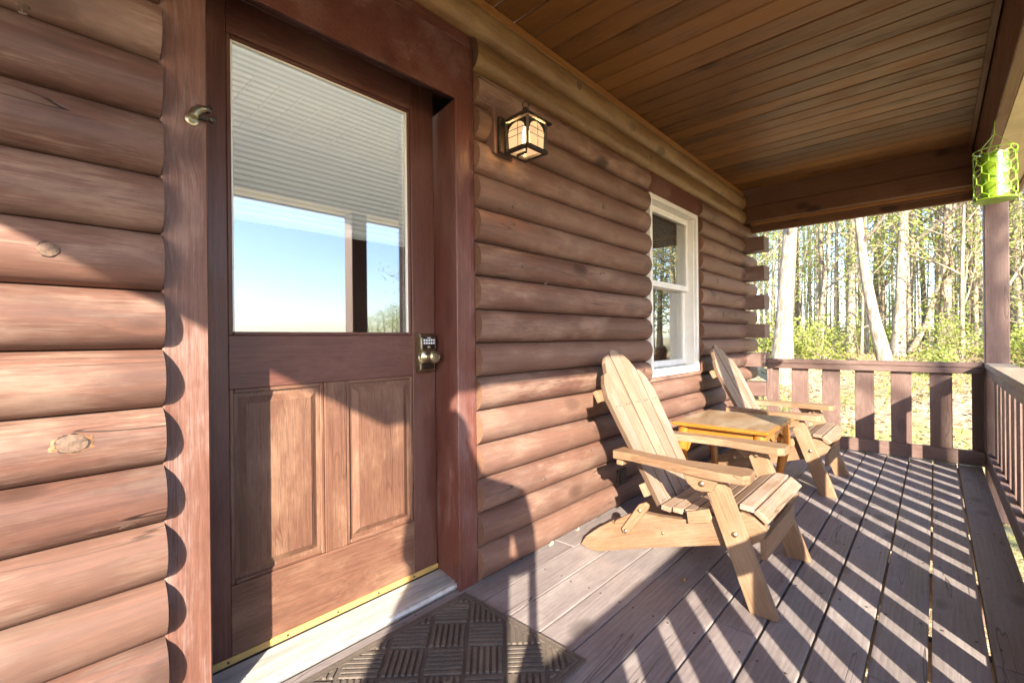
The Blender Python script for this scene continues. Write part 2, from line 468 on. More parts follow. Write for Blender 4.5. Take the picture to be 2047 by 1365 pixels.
class MB:
    """collects raw geometry for one mesh"""
    def __init__(s): s.v = []; s.f = []
    def tube(s, path, radii, n=6, cap=True):
        base = len(s.v)
        path = [Vector(p) for p in path]
        prev = None
        for i, p in enumerate(path):
            d = (path[min(i + 1, len(path) - 1)] - path[max(i - 1, 0)]).normalized()
            ref = Vector((1, 0, 0)) if abs(d.x) < 0.8 else Vector((0, 1, 0))
            if prev is not None:
                ref = prev
            u = (ref - d * ref.dot(d)).normalized()
            prev = u
            w = d.cross(u)
            r = radii[i] if hasattr(radii, '__len__') else radii
            for k in range(n):
                a = 2 * PI * k / n
                s.v.append(p + (u * math.cos(a) + w * math.sin(a)) * r)
        for i in range(len(path) - 1):
            for k in range(n):
                a = base + i * n + k; b = base + i * n + (k + 1) % n
                s.f.append((a, b, b + n, a + n))
        if cap:
            s.f.append(tuple(base + k for k in reversed(range(n))))
            e = base + (len(path) - 1) * n
            s.f.append(tuple(e + k for k in range(n)))
    def box(s, lo, hi):
        b = len(s.v)
        for z in (lo[2], hi[2]):
            for x, y in ((lo[0], lo[1]), (hi[0], lo[1]), (hi[0], hi[1]), (lo[0], hi[1])):
                s.v.append(Vector((x, y, z)))
        for f in ((3, 2, 1, 0), (4, 5, 6, 7), (0, 1, 5, 4), (1, 2, 6, 5), (2, 3, 7, 6), (3, 0, 4, 7)):
            s.f.append(tuple(b + i for i in f))
    def poly_prism(s, pts, z0, z1, shrink=0.0):
        n = len(pts); b = len(s.v)
        cx = sum(p[0] for p in pts) / n; cyy = sum(p[1] for p in pts) / n
        for p in pts: s.v.append(Vector((p[0], p[1], z0)))
        for p in pts:
            d = Vector((cx - p[0], cyy - p[1])); l = max(d.length, 1e-6)
            d *= min(shrink, l * 0.4) / l
            s.v.append(Vector((p[0] + d.x, p[1] + d.y, z1)))
        s.f.append(tuple(b + n + i for i in range(n)))
        for i in range(n):
            j = (i + 1) % n
            s.f.append((b + i, b + j, b + n + j, b + n + i))
    def lathe(s, prof, origin, axis, n=24):
        axis = Vector(axis).normalized()
        ref = Vector((0, 0, 1)) if abs(axis.z) < 0.9 else Vector((1, 0, 0))
        u = (ref - axis * ref.dot(axis)).normalized(); w = axis.cross(u)
        b = len(s.v); o = Vector(origin)
        for r, h in prof:
            for k in range(n):
                a = 2 * PI * k / n
                s.v.append(o + axis * h + (u * math.cos(a) + w * math.sin(a)) * r)
        for i in range(len(prof) - 1):
            for k in range(n):
                p = b + i * n + k; q = b + i * n + (k + 1) % n
                s.f.append((p, q, q + n, p + n))
        s.f.append(tuple(b + k for k in reversed(range(n))))
        e = b + (len(prof) - 1) * n
        s.f.append(tuple(e + k for k in range(n)))
    def mesh(s, name, mat, smooth=False):
        me = bpy.data.meshes.new(name)
        me.from_pydata([tuple(v) for v in s.v], [], s.f)
        me.update()
        me.materials.append(MAT[mat])
        if smooth:
            me.polygons.foreach_set('use_smooth', [True] * len(me.polygons))
        return me
    def build(s, name, mat, parent=None, smooth=False, loc=None):
        """geometry in world coordinates; the object's origin goes to loc (default: the middle of its box)"""
        if loc is not None:
            b = Vector(loc)
        else:
            b = Vector([(min(v[i] for v in s.v) + max(v[i] for v in s.v)) / 2 for i in range(3)])
        s.v = [Vector(v) - b for v in s.v]
        o = link(name, s.mesh(name, mat, smooth), parent)
        return place(o, Matrix.Translation(b))

def smooth_angle(o, deg=40):
    me = o.data
    me.polygons.foreach_set('use_smooth', [True] * len(me.polygons))
    try:
        me.set_sharp_from_angle(angle=math.radians(deg))
    except Exception:
        pass

# ================================================================== ground
def gz(x, y):
    t = min(max((x - 5.2) / 9.0, 0.0), 1.0)
    t = t * t * (3 - 2 * t)
    z = -0.42 + 0.90 * t + 0.012 * max(0.0, x - 14)
    if y < -3:
        k = min(1.0, max(0.0, (14 - x) / 10.0)) if x < 60 else 0
        z -= 0.075 * (-3 - y) * (0.35 + 0.65 * k)
    z += 0.08 * math.sin(x * 0.9 + y * 0.7) * min(1.0, max(0.0, (x - 6) / 4.0))
    return max(z, -40.0)

xs = sorted(set([round(v, 3) for v in np.concatenate([np.linspace(-600, -20, 18), np.linspace(-20, 5, 26), np.linspace(5, 40, 71), np.linspace(40, 600, 24)])]))
ys = sorted(set([round(v, 3) for v in np.concatenate([np.linspace(-600, -30, 20), np.linspace(-30, 20, 81), np.linspace(20, 600, 20)])]))
gv = [(x, y, gz(x, y)) for y in ys for x in xs]
nx = len(xs)
gf = [(j * nx + i, j * nx + i + 1, (j + 1) * nx + i + 1, (j + 1) * nx + i) for j in range(len(ys) - 1) for i in range(nx - 1)]
gm = bpy.data.meshes.new('ground')
gm.from_pydata(gv, [], gf); gm.update()
gm.polygons.foreach_set('use_smooth', [True] * len(gm.polygons))
tag(link('ground', gm, None, 'ground'), kind='structure')

# ================================================================== deck
deck = bpy.data.objects.new('deck', None); COL.objects.link(deck)
tag(deck, kind='structure')
edges = [0.02 + 0.147 * k for k in range(-2, 11)]
joints = {0: [2.1], 1: [0.3, 4.1], 2: [1.78], 3: [3.05, -0.4], 4: [2.42], 5: [4.08, 0.4], 6: [1.05, 4.5], 7: [3.4], 8: [0.1, 2.9], 9: [2.2], 10: [3.7, 0.6], 11: [1.9]}
joints[3] = [3.56, 0.2]; joints[5] = [1.75, 4.3]; joints[4] = [3.72]
for i in range(len(edges) - 1):
    y0 = edges[i]; y1 = edges[i + 1]
    gap = 0.0045 if y0 < 0.5 else 0.003
    cuts = [-1.5] + sorted(joints.get(i, [2.0])) + [5.30]
    for c0, c1 in zip(cuts[:-1], cuts[1:]):
        dz = RNG.uniform(-0.0012, 0.0012)
        box('board', (c0 + 0.002, y0 + gap, -0.038 + dz), (c1 - 0.002, y1 - gap, dz), 'deck', deck, 'x', bev=0.004, seg=2)
# joists and rim under the boards
for x in [-1.4 + 0.6 * k for k in range(12)]:
    box('joist', (x, -0.23, -0.19), (x + 0.04, 1.60, -0.042), 'rail', deck, 'y')
# nail heads, too small to pick apart
nails = MB()
for i in range(len(edges) - 1):
    for x in [-1.38 + 0.6 * k for k in range(12)]:
        for yy in (edges[i] + 0.03, edges[i + 1] - 0.03):
            nails.lathe([(0.004, 0.0006), (0.004, 0.0022)], (x + RNG.uniform(-.006, .006), yy + RNG.uniform(-.006, .006), 0), (0, 0, 1), 8)
tag(nails.build('nail_heads', 'hole', deck), kind='stuff')

# ================================================================== log wall
wall = thing('log_wall', 'front wall of stacked brown half-round logs around the door and window', 'wall')
P = 0.148
def log_mesh(L, seed, mat):
    rn = random.Random(seed)
    prof = []
    K = 10
    for i in range(K + 1):
        t = -1 + 2 * i / K
        y = 0.040 * (1 - math.sqrt(1 - (0.94 * t) ** 2)) / (1 - math.sqrt(1 - 0.94 ** 2))
        prof.append((y, 0.0708 * t))
    prof = [(0.17, -0.0737), (0.058, -0.0737)] + prof + [(0.058, 0.0737), (0.17, 0.0737)]
    n = len(prof)
    segs = max(2, int(L / 0.16))
    bm = bmesh.new()
    rows = []
    o1 = rn.uniform(0, 99)
    for s in range(segs + 1):
        x = -L / 2 + L * s / segs
        endf = 0.0 if s in (0, segs) else 1.0
        dy = 0.0035 * mnoise.noise(Vector((x * 1.1, o1, 0)))
        dz = 0.0030 * mnoise.noise(Vector((x * 0.8, o1, 5.0)))
        row = []
        for k, (y, z) in enumerate(prof):
            front = 2 <= k <= n - 3
            bump = 0.0018 * mnoise.noise(Vector((x * 3.0, z * 30, o1))) if front else 0
            row.append(bm.verts.new((x, y + (dy + bump if front else 0), z + (dz if front else 0))))
        rows.append(row)
    for a, b in zip(rows[:-1], rows[1:]):
        for k in range(n):
            bm.faces.new((a[k], a[(k + 1) % n], b[(k + 1) % n], b[k])).smooth = True
    c0 = [bm.faces.new([bm.verts.new(v.co) for v in rows[0]]), bm.faces.new([bm.verts.new(v.co) for v in reversed(rows[-1])])]
    for f in c0: f.material_index = 1
    bmesh.ops.recalc_face_normals(bm, faces=bm.faces)
    me = bpy.data.meshes.new('log')
    bm.to_mesh(me); bm.free()
    me.materials.append(MAT[mat]); me.materials.append(MAT['log_end'])
    try: me.set_sharp_from_angle(angle=math.radians(50))
    except Exception: pass
    return me
_lm = {}
def add_log(row, x0, x1, round_end=False):
    mat = 'log_bounce_lit' if row >= 15 else 'log'  # top two rows get the colour with painted-in bounce light
    L = round(x1 - x0, 3)
    key = (L, mat, row % 3)
    if key not in _lm:
        _lm[key] = log_mesh(L, hash(key) % 1000 + row, mat)
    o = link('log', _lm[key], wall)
    o.location = ((x0 + x1) / 2, 1.42 + RNG.uniform(-0.002, 0.002), (row + 0.5) * P)
    return o
XL, XD0, XD1, XW0, XW1 = -1.7, 0.25, 1.345, 2.955, 3.91
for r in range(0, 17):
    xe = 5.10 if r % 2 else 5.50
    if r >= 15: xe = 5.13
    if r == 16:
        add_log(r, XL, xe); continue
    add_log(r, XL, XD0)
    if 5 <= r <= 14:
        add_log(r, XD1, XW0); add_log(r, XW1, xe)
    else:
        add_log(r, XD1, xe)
for r in range(1, 15, 2):
    box('corner_timber', (5.101, 1.252, r * P + 0.003), (5.285, 1.62, (r + 1) * P - 0.003), 'rail', wall, 'y', bev=0.005)
for r in range(0, 15, 2):      # end wall courses lying behind the passing logs
    box('corner_timber', (5.12, 1.592, r * P + 0.002), (5.28, 2.2, (r + 1) * P - 0.002), 'rail', wall, 'y', bev=0.004)
# weathered knots standing a little proud of the logs
MAT['knot'] = plain('knot_wood', (0.155, 0.098, 0.070), 0.75, var=0.5, scale=90, bump=0.5)
MAT['knot_torn'] = plain('torn_wood', (0.21, 0.105, 0.050), 0.8, var=0.5, scale=120, bump=0.6)
MAT['knot_rim'] = plain('knot_rim', (0.035, 0.020, 0.015), 0.8)
def add_knot(x, z, rx, rz, torn=False, seed=0):
    rn = random.Random(seed + int(x * 100))
    host = None
    for o in wall.children:
        if o.name.startswith('log') and abs(o.location.z - z) < 0.073 and abs(o.location.x - x) < o.dimensions.x / 2:
            host = o
    if host is None: return
    def surf(zz):
        t = max(-1.0, min(1.0, (zz - host.location.z) / 0.0708))
        return host.location.y + 0.040 * (1 - math.sqrt(1 - (0.94 * t) ** 2)) / (1 - math.sqrt(1 - 0.94 ** 2))
    def disc(name, sx, sz, proud, mat, wob, par):
        b = MB(); n = 22
        rr = [1 + wob * (rn.random() - 0.5) for _ in range(n)]
        b.v.append(Vector((x, surf(z) - proud, z)))
        for f, pr in ((0.55, proud * 1.05), (0.92, proud * 0.8), (1.0, -0.004)):
            for k in range(n):
                a = 2 * PI * k / n
                zz = z + sz * f * rr[k] * math.sin(a)
                b.v.append(Vector((x + sx * f * rr[k] * math.cos(a), surf(zz) - pr, zz)))
        for k in range(n):
            b.f.append((0, 1 + (k + 1) % n, 1 + k))
            for q in range(2):
                i0 = 1 + q * n + k; i1 = 1 + q * n + (k + 1) % n
                b.f.append((i0, i1, i1 + n, i0 + n))
        o = b.build(name, mat, par); smooth_angle(o, 60)
        return o
    if torn: disc('torn_wood', rx * 1.45, rz * 1.10, 0.0008, 'knot_torn', 0.35, host)
    disc('knot_rim', rx * 1.09, rz * 1.10, 0.0016, 'knot_rim', 0.22, host)
    disc('knot', rx, rz, 0.0024, 'knot', 0.16, host)
bpy.context.view_layer.update()
KNOTS = [(0.044, 1.258, 0.019, 0.016, False), (0.078, 0.827, 0.030, 0.021, True), (0.01, 1.785, 0.012, 0.014, False), (0.178, 0.607, 0.022, 0.008, False),
         (1.56, 1.675, 0.014, 0.017, False), (1.62, 1.40, 0.016, 0.012, False), (1.83, 1.34, 0.020, 0.012, False), (2.96, 2.29, 0.018, 0.02, False), (2.35, 1.83, 0.016, 0.014, False),
         (2.1, 2.44, 0.022, 0.02, False), (4.25, 1.55, 0.022, 0.018, False), (4.6, 1.86, 0.02, 0.018, False), (4.4, 1.26, 0.024, 0.018, False), (1.75, 0.36, 0.018, 0.014, False)]
for k_ in KNOTS: add_knot(*k_)
# board between head casing and the top log
box('filler_board', (0.25, 1.470, 2.312), (1.345, 1.59, 2.366), 'casing', wall, 'x', bev=0.003)
# wooden block the lantern is screwed to
box('mounting_block', (1.420, 1.408, 1.868), (1.545, 1.50, 2.075), 'log', wall, 'z', bev=0.004)

# ================================================================== door frame
frame = thing('door_frame', 'reddish brown wooden door frame set into the log wall', 'door frame')
prism('side_casing', [(-1.18, 0.25), (1.13, 0.25), (1.13, 0.354), (-1.18, 0.354)], 1.458, 1.62, (0, 0, 1.18), (0, 0, 1), (1, 0, 0), 'post_board', frame, bev=0.004)
def wedge(name, pts, z0, z1, mat):
    # horizontal section (x,y) swept in z, grain vertical
    cx = sum(p[0] for p in pts) / len(pts); cyy = sum(p[1] for p in pts) / len(pts)
    q = [(p[0] - cx, p[1] - cyy) for p in pts]
    bm = bmesh.new()
    zc = (z0 + z1) / 2; h = (z1 - z0) / 2
    lo = [bm.verts.new((-h, a, b)) for a, b in q]; hi = [bm.verts.new((h, a, b)) for a, b in q]
    bm.faces.new(lo); bm.faces.new(list(reversed(hi)))
    for i in range(len(q)):
        j = (i + 1) % len(q); bm.faces.new((lo[i], lo[j], hi[j], hi[i]))
    bmesh.ops.recalc_face_normals(bm, faces=bm.faces)
    bmesh.ops.bevel(bm, geom=bm.edges[:], offset=0.003, segments=1, affect='EDGES')
    me = bpy.data.meshes.new(name); bm.to_mesh(me); bm.free()
    o = link(name, me, frame, mat)
    m = Matrix(((0, 1, 0, cx), (0, 0, 1, cyy), (1, 0, 0, zc), (0, 0, 0, 1)))
    return place(o, m)
wedge('side_casing', [(1.240, 1.458), (1.343, 1.458), (1.343, 1.70), (1.276, 1.70), (1.276, 1.66), (1.274, 1.645)], 0.0, 2.06, 'casing')
# head: splayed underside
side('head_casing', [(1.458, 2.056), (1.458, 2.305), (1.70, 2.305), (1.70, 2.172), (1.648, 2.165)], 0.354, 1.343, (1, 0), 'casing', frame)
for o in [c for c in frame.children if c.name.startswith('head_casing')]:
    pass
# ================================================================== door
door = thing('door', 'reddish brown half-glass wooden entry door with two raised lower panels', 'door', (0.82, 1.67, 0.02))
YD = 1.65
def dbox(name, x0, x1, z0, z1, mat='door', y0=YD, y1=1.695, grain=None, bev=0.002, par=door):
    return box(name, (x0, y0, z0), (x1, y1, z1), mat, par, grain, bev)
dbox('stile', 0.358, 0.452, 0.035, 2.165, grain='z')
dbox('stile', 1.152, 1.271, 0.035, 2.165, grain='z')
dbox('top_rail', 0.4525, 1.1515, 2.042, 2.165, grain='x')
dbox('lock_rail', 0.4525, 1.1515, 0.900, 1.072, grain='x')
dbox('bottom_rail', 0.4525, 1.1515, 0.035, 0.272, 'door_low', grain='x')
dbox('mullion', 0.762, 0.846, 0.2725, 0.8995, 'door_low', grain='z')
def door_panel(x0, x1, z0, z1):
    d = 0.028
    # sunk moulding frame then raised field
    pn = box('panel', (x0, YD + 0.012, z0), (x1, YD + 0.03, z1), 'door_low', door, 'z', bev=0.001)
    bm = MB()
    A = [(x0 + d, z0 + d), (x1 - d, z0 + d), (x1 - d, z1 - d), (x0 + d, z1 - d)]
    e = 0.022
    B = [(x0 + d + e, z0 + d + e), (x1 - d - e, z0 + d + e), (x1 - d - e, z1 - d - e), (x0 + d + e, z1 - d - e)]
    # raised field: bevelled slab; grain vertical
    bmm = bmesh.new()
    zc = (z0 + z1) / 2; xc = (x0 + x1) / 2
    lo = [bmm.verts.new((z - zc, -(x - xc), -0.012 + 0.011)) for x, z in A]
    hi = [bmm.verts.new((z - zc, -(x - xc), 0.010)) for x, z in B]
    bk = [bmm.verts.new((z - zc, -(x - xc), -0.004)) for x, z in A]
    bmm.faces.new(hi)
    for i in range(4):
        j = (i + 1) % 4
        bmm.faces.new((lo[i], lo[j], hi[j], hi[i])); bmm.faces.new((bk[i], bk[j], lo[j], lo[i]))
    bmesh.ops.recalc_face_normals(bmm, faces=bmm.faces)
    me = bpy.data.meshes.new('panel_field'); bmm.to_mesh(me); bmm.free()
    f = link('panel_field', me, pn, 'door_low')
    m = Matrix(((0, -1, 0, xc), (0, 0, -1, YD + 0.011), (1, 0, 0, zc), (0, 0, 0, 1)))
    place(f, m)
    # moulding strips
    w = 0.014
    for lo_, hi_, gr in (((x0, z0), (x0 + w, z1), 'z'), ((x1 - w, z0), (x1, z1), 'z'), ((x0 + w, z0), (x1 - w, z0 + w), 'x'), ((x0 + w, z1 - w), (x1 - w, z1), 'x')):
        box('moulding', (lo_[0], YD + 0.003, lo_[1]), (hi_[0], YD + 0.0118, hi_[1]), 'door_low', pn, gr, bev=0.003)
door_panel(0.453, 0.7615, 0.2725, 0.8995)
door_panel(0.8465, 1.1515, 0.2725, 0.8995)
# glazing
gx0, gx1, gz0, gz1 = 0.453, 1.151, 1.0725, 2.0415
for lo_, hi_, gr in (((gx0, gz0), (gx0 + 0.014, gz1), 'z'), ((gx1 - 0.014, gz0), (gx1, gz1), 'z'), ((gx0 + 0.0142, gz0), (gx1 - 0.0142, gz0 + 0.012), 'x'), ((gx0 + 0.0142, gz1 - 0.014), (gx1 - 0.0142, gz1), 'x')):
    box('glazing_bead', (lo_[0], YD + 0.004, lo_[1]), (hi_[0], YD + 0.020, hi_[1]), 'door', door, gr, bev=0.003)
for lo_, hi_, gr in (((gx0 + 0.014, gz0 + 0.012), (gx0 + 0.020, gz1 - 0.014), 'z'), ((gx1 - 0.022, gz0 + 0.012), (gx1 - 0.0142, gz1 - 0.014), 'z'), ((gx0 + 0.0205, gz1 - 0.021), (gx1 - 0.0225, gz1 - 0.0142), 'x')):
    box('glazing_strip', (lo_[0], YD + 0.008, lo_[1]), (hi_[0], YD + 0.0195, hi_[1]), 'blind', door, gr, bev=0.001)
box('glass', (gx0 + 0.002, YD + 0.021, gz0 + 0.002), (gx1 - 0.002, YD + 0.025, gz1 - 0.002), 'glass', door, 'x', bev=0)
# pleated shade hanging behind the glass, lower third left open
sb = bmesh.new()
zt, zb, npl = 2.05, 1.472, 30
rows = []
for i in range(npl * 2 + 1):
    z = zt + (zb - zt) * i / (npl * 2)
    y = 1.696 + (0.0018 if i % 2 else -0.0006)
    rows.append([sb.verts.new((x, y, z)) for x in (0.4535, 1.1505)])
for a, b in zip(rows[:-1], rows[1:]):
    sb.faces.new((a[0], a[1], b[1], b[0]))
me = bpy.data.meshes.new('pleated_shade'); sb.to_mesh(me); sb.free()
sh = link('pleated_shade', me, door, 'shade'); place(sh, Matrix.Identity(4))
box('bottom_bar', (0.452, 1.690, 1.458), (1.152, 1.706, 1.472), 'shade', sh, 'x', bev=0.002)
# sweep
sw = box('door_sweep', (0.358, 1.642, 0.030), (1.271, 1.6495, 0.052), 'sweep', door, 'x', bev=0.001)
for x in (0.44, 0.62, 0.80, 0.97, 1.14):
    b = MB(); b.lathe([(0.004, 0), (0.004, 0.0022)], (x, 1.642, 0.041), (0, -1, 0), 10); b.build('screw', 'hole', sw, loc=(x, 1.642, 0.041))
box('weather_strip', (0.358, 1.644, 0.020), (1.271, 1.665, 0.0295), 'dark', door, 'x', bev=0.001)
# keypad lock
lock = side('keypad_lock', [(1.650, 0.912), (1.625, 0.913), (1.617, 0.922), (1.616, 0.948), (1.626, 0.968), (1.628, 0.985), (1.615, 1.003), (1.609, 1.015), (1.609, 1.062), (1.617, 1.076), (1.630, 1.081), (1.650, 1.081)], 1.164, 1.244, (0, 1), 'brass', door, bev=0.003, seg=2)
def lk(name, lo, hi, mat, bev=0.001):
    return box(name, lo, hi, mat, lock, None, bev)
lk('key_plate', (1.171, 1.6070, 1.012), (1.237, 1.6088, 1.064), 'brass_dark')
for r_ in range(2):
    for c_ in range(5):
        x = 1.176 + 0.0125 * c_
        lk('button', (x, 1.6045, 1.046 - r_ * 0.0125), (x + 0.009, 1.6068, 1.055 - r_ * 0.0125), 'button')
lk('emblem', (1.196, 1.6055, 1.0585), (1.214, 1.6068, 1.0625), 'button', 0.0005)
b = MB(); b.lathe([(0.0075, 0), (0.0075, 0.003), (0.003, 0.0032), (0.003, 0.001)], (1.204, 1.6068, 1.021), (0, -1, 0), 16); b.build('keyhole', 'brass', lock, True, (1.204, 1.6068, 1.021))
lk('face_plate', (1.171, 1.6135, 0.925), (1.237, 1.6155, 0.952), 'brass_dark')
b = MB(); b.lathe([(0.032, 0), (0.032, 0.006), (0.018, 0.012), (0.012, 0.018), (0.012, 0.03), (0.019, 0.036), (0.0265, 0.046), (0.0275, 0.056), (0.0255, 0.063), (0.020, 0.067), (0.0185, 0.064), (0.012, 0.064), (0.011, 0.067), (0.004, 0.0675)], (1.204, 1.624, 0.978), (0, -1, 0), 28)
o = b.build('knob', 'brass', lock, False, (1.204, 1.624, 0.978)); smooth_angle(o, 35)

# threshold
th = thing('threshold', 'ribbed aluminium door sill along the foot of the door', 'threshold', (0.80, 1.55, 0.0))
tb = side('sill_plate', [(1.488, 0.0), (1.482, 0.012), (1.488, 0.024), (1.500, 0.026), (1.634, 0.028), (1.640, 0.024), (1.640, 0.0)], 0.356, 1.272, (1, 0), 'alu', th, bev=0.001)
rb = MB()
for k in range(26):
    y = 1.5015 + k * 0.0051
    if k == 10: continue
    rb.box((0.358, y, 0.0262), (1.270, y + 0.0026, 0.0292))
tag(rb.build('sill_ribs', 'alu', th), kind='stuff')

# hinge-like catch on the left casing
ht = thing('swing_latch', 'small brass swing latch screwed to the board left of the door', 'latch', (0.335, 1.455, 1.66))
b = MB(); b.lathe([(0.016, 0), (0.016, 0.004), (0.010, 0.006), (0.010, 0.012)], (0.318, 1.458, 1.648), (0, -1, 0), 20); smooth_angle(b.build('base_plate', 'brass', ht), 40)
b = MB(); b.tube([(0.318, 1.437, 1.650), (0.322, 1.437, 1.664), (0.332, 1.437, 1.676), (0.346, 1.437, 1.679)], [0.011, 0.012, 0.010, 0.007], 12); smooth_angle(b.build('curved_arm', 'brass', ht), 50)
b = MB(); b.lathe([(0.0095, 0), (0.0095, 0.014), (0.006, 0.016)], (0.352, 1.448, 1.681), (0, -1, 0), 16); smooth_angle(b.build('stud', 'black_metal', ht), 40)
b = MB(); b.lathe([(0.0085, 0), (0.0085, 0.013), (0.005, 0.015)], (0.362, 1.446, 1.656), (0, -1, 0), 16); b.box((0.330, 1.443, 1.652), (0.360, 1.450, 1.660)); b.build('arm_bar', 'black_metal', ht)
# ================================================================== window
win = thing('window', 'white framed double-hung window in the log wall', 'window', (3.40, 1.47, 0.775))
YW = 1.438
def wb(name, x0, x1, z0, z1, y0, y1, mat='sash', par=win, bev=0.002, grain=None):
    return box(name, (x0, y0, z0), (x1, y1, z1), mat, par, grain, bev)
fx0, fx1, fz0, fz1 = 2.972, 3.842, 0.775, 2.062
fr = wb('outer_frame', fx0, fx0 + 0.035, fz0, fz1, YW, 1.60)
wb('outer_frame', fx1 - 0.035, fx1, fz0, fz1, YW, 1.60)
wb('outer_frame', fx0 + 0.0352, fx1 - 0.0352, fz1 - 0.035, fz1, YW + 0.001, 1.60)
wb('outer_frame', fx0 + 0.0352, fx1 - 0.0352, fz0, fz0 + 0.052, YW + 0.001, 1.60)
def sash(x0, x1, z0, z1, y0, y1, w=0.045):
    s = wb('sash', x0, x0 + w, z0, z1, y0, y1)
    wb('sash_bar', x1 - w, x1, z0, z1, y0, y1, par=s)
    wb('sash_bar', x0 + w + 0.0002, x1 - w - 0.0002, z1 - w, z1, y0 + 0.001, y1, par=s)
    wb('sash_bar', x0 + w + 0.0002, x1 - w - 0.0002, z0, z0 + w, y0 + 0.001, y1, par=s)
    wb('pane', x0 + w - 0.004, x1 - w + 0.004, z0 + w - 0.004, z1 - w + 0.004, (y0 + y1) / 2, (y0 + y1) / 2 + 0.004, 'glass_win', s, 0)
sash(3.010, 3.804, 1.430, 2.024, 1.505, 1.535)
sash(3.010, 3.804, 0.830, 1.470, 1.540, 1.570)
wb('track', 3.008, 3.012, 0.828, 2.026, 1.45, 1.60); wb('track', 3.795, 3.806, 0.828, 2.026, 1.46, 1.60)
bl = MB()
for k in range(29):
    z = 2.01 - k * 0.020
    bl.box((3.06, 1.585, z - 0.0015), (3.75, 1.605, z + 0.0025))
tag(bl.build('venetian_blind', 'blind', win), kind='stuff')
box('window_header', (2.957, 1.450, 2.0635), (3.906, 1.60, 2.218), 'casing', wall, 'x')
box('window_sill_board', (2.957, 1.446, 0.7415), (3.906, 1.60, 0.7735), 'log', wall, 'x')
box('window_jamb', (3.8435, 1.452, 0.7745), (3.908, 1.60, 2.0625), 'casing', wall, 'z')
# outlet
ol = thing('outlet', 'dark weathered outlet box on a low log behind the near chair', 'outlet', (2.50, 1.425, 0.20))
box('box_plate', (2.452, 1.408, 0.155), (2.556, 1.44, 0.252), 'black_metal', ol, 'z', bev=0.004)
box('socket', (2.474, 1.403, 0.209), (2.534, 1.4075, 0.240), 'dark', ol, 'x', bev=0.004)
box('socket', (2.474, 1.403, 0.167), (2.534, 1.4075, 0.198), 'dark', ol, 'x', bev=0.004)

# ================================================================== room behind
rm = MB()
def slab(lo, hi): rm.box(lo, hi)
room = bpy.data.objects.new('room', None); COL.objects.link(room); tag(room, kind='structure')  # shell left roofless so sun reaches the added white wall
for nm, lo, hi in (('inner_wall_or_added_mask', (-1.7, 2.40, -0.1), (2.19, 2.44, 2.02)), ('inner_wall_or_added_mask', (2.2, 2.45, -0.1), (5.28, 2.5, 3.4)), ('inner_wall_or_added_mask', (2.2, 1.79, -0.1), (2.25, 2.44, 3.4)), ('inner_wall_or_added_mask', (-1.8, 1.62, -0.1), (-1.7, 5.1, 2.6)), ('inner_wall_or_added_mask', (5.29, 2.25, -0.1), (5.36, 5.1, 2.6)),  # first three are added dark partitions, masking the bright wall from view
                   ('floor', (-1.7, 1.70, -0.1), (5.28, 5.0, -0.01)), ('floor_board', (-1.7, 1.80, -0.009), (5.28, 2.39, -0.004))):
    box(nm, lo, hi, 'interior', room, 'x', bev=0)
box('bounce_wall', (-1.7, 3.1, -0.1), (2.19, 3.2, 5.2), 'bounce_wall_white', room, 'x', bev=0)  # added unseen wall, throws sunlight onto the back of the pleated shade
# inner lining behind logs leaving the two openings
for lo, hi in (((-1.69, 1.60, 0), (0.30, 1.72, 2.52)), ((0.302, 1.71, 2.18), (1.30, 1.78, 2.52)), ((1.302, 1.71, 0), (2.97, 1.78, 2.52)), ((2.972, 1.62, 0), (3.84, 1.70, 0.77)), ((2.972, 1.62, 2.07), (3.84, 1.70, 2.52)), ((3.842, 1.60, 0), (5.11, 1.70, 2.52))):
    box('inner_wall_or_added_mask', lo, hi, 'interior', room, 'x', bev=0)

# ================================================================== ceiling, beams, roof
ceil = thing('porch_ceiling', 'dark brown tongue and groove plank ceiling over the porch', 'ceiling', (2.0, 0.6, 2.55))
pitch = 0.139
me_board = cbox(1.715, pitch - 0.005, 0.02, 'ceiling', 0.006, 1)
k0 = math.floor((-1.45 - 1.471) / pitch)
for k in range(k0, 27):
    x0 = 1.471 + k * pitch
    if x0 + pitch > 5.148: break
    o = link('board', me_board, ceil)
    m = AX['y'].to_4x4(); m.translation = (x0 + pitch / 2, 0.618, 2.560 + RNG.uniform(-0.0015, 0.0015))
    place(o, m)
box('wall_trim', (-1.6, 1.446, 2.503), (5.14, 1.474, 2.549), 'trim', ceil, 'x', bev=0.004)
box('outer_trim', (-1.4, -0.234, 2.528), (5.14, -0.206, 2.549), 'beam', ceil, 'x', bev=0.003)

ob = thing('outer_beam', 'long dark wooden beam along the open side of the porch', 'beam', (2.0, -0.3, 2.15))
for (z0, z1, y0) in ((2.15, 2.345, -0.238), (2.348, 2.60, -0.241)):
    box('beam_board', (-1.48, -0.285, z0), (5.36, y0, z1), 'beam', ob, 'x', bev=0.004)
box('beam_board', (-1.48, -0.42, 2.19), (5.36, -0.287, 2.60), 'beam', ob, 'x', bev=0.004)
eb = thing('end_beam', 'dark stacked board beam across the far end of the porch', 'beam', (5.2, 0.6, 2.2))
box('beam_board', (5.15, -0.232, 2.392), (5.235, 1.60, 2.60), 'beam', eb, 'y', bev=0.004)
box('beam_board', (5.146, -0.232, 2.240), (5.235, 1.60, 2.389), 'beam', eb, 'y', bev=0.004)
box('beam_board', (5.238, -0.232, 2.222), (5.262, 1.414, 2.60), 'trim', eb, 'y', bev=0.003)
box('beam_board', (5.265, -0.232, 2.205), (5.295, 1.414, 2.60), 'beam', eb, 'y', bev=0.003)
box('beam_board', (5.298, -0.40, 2.150), (5.345, 1.75, 2.60), 'beam', eb, 'y', bev=0.004)

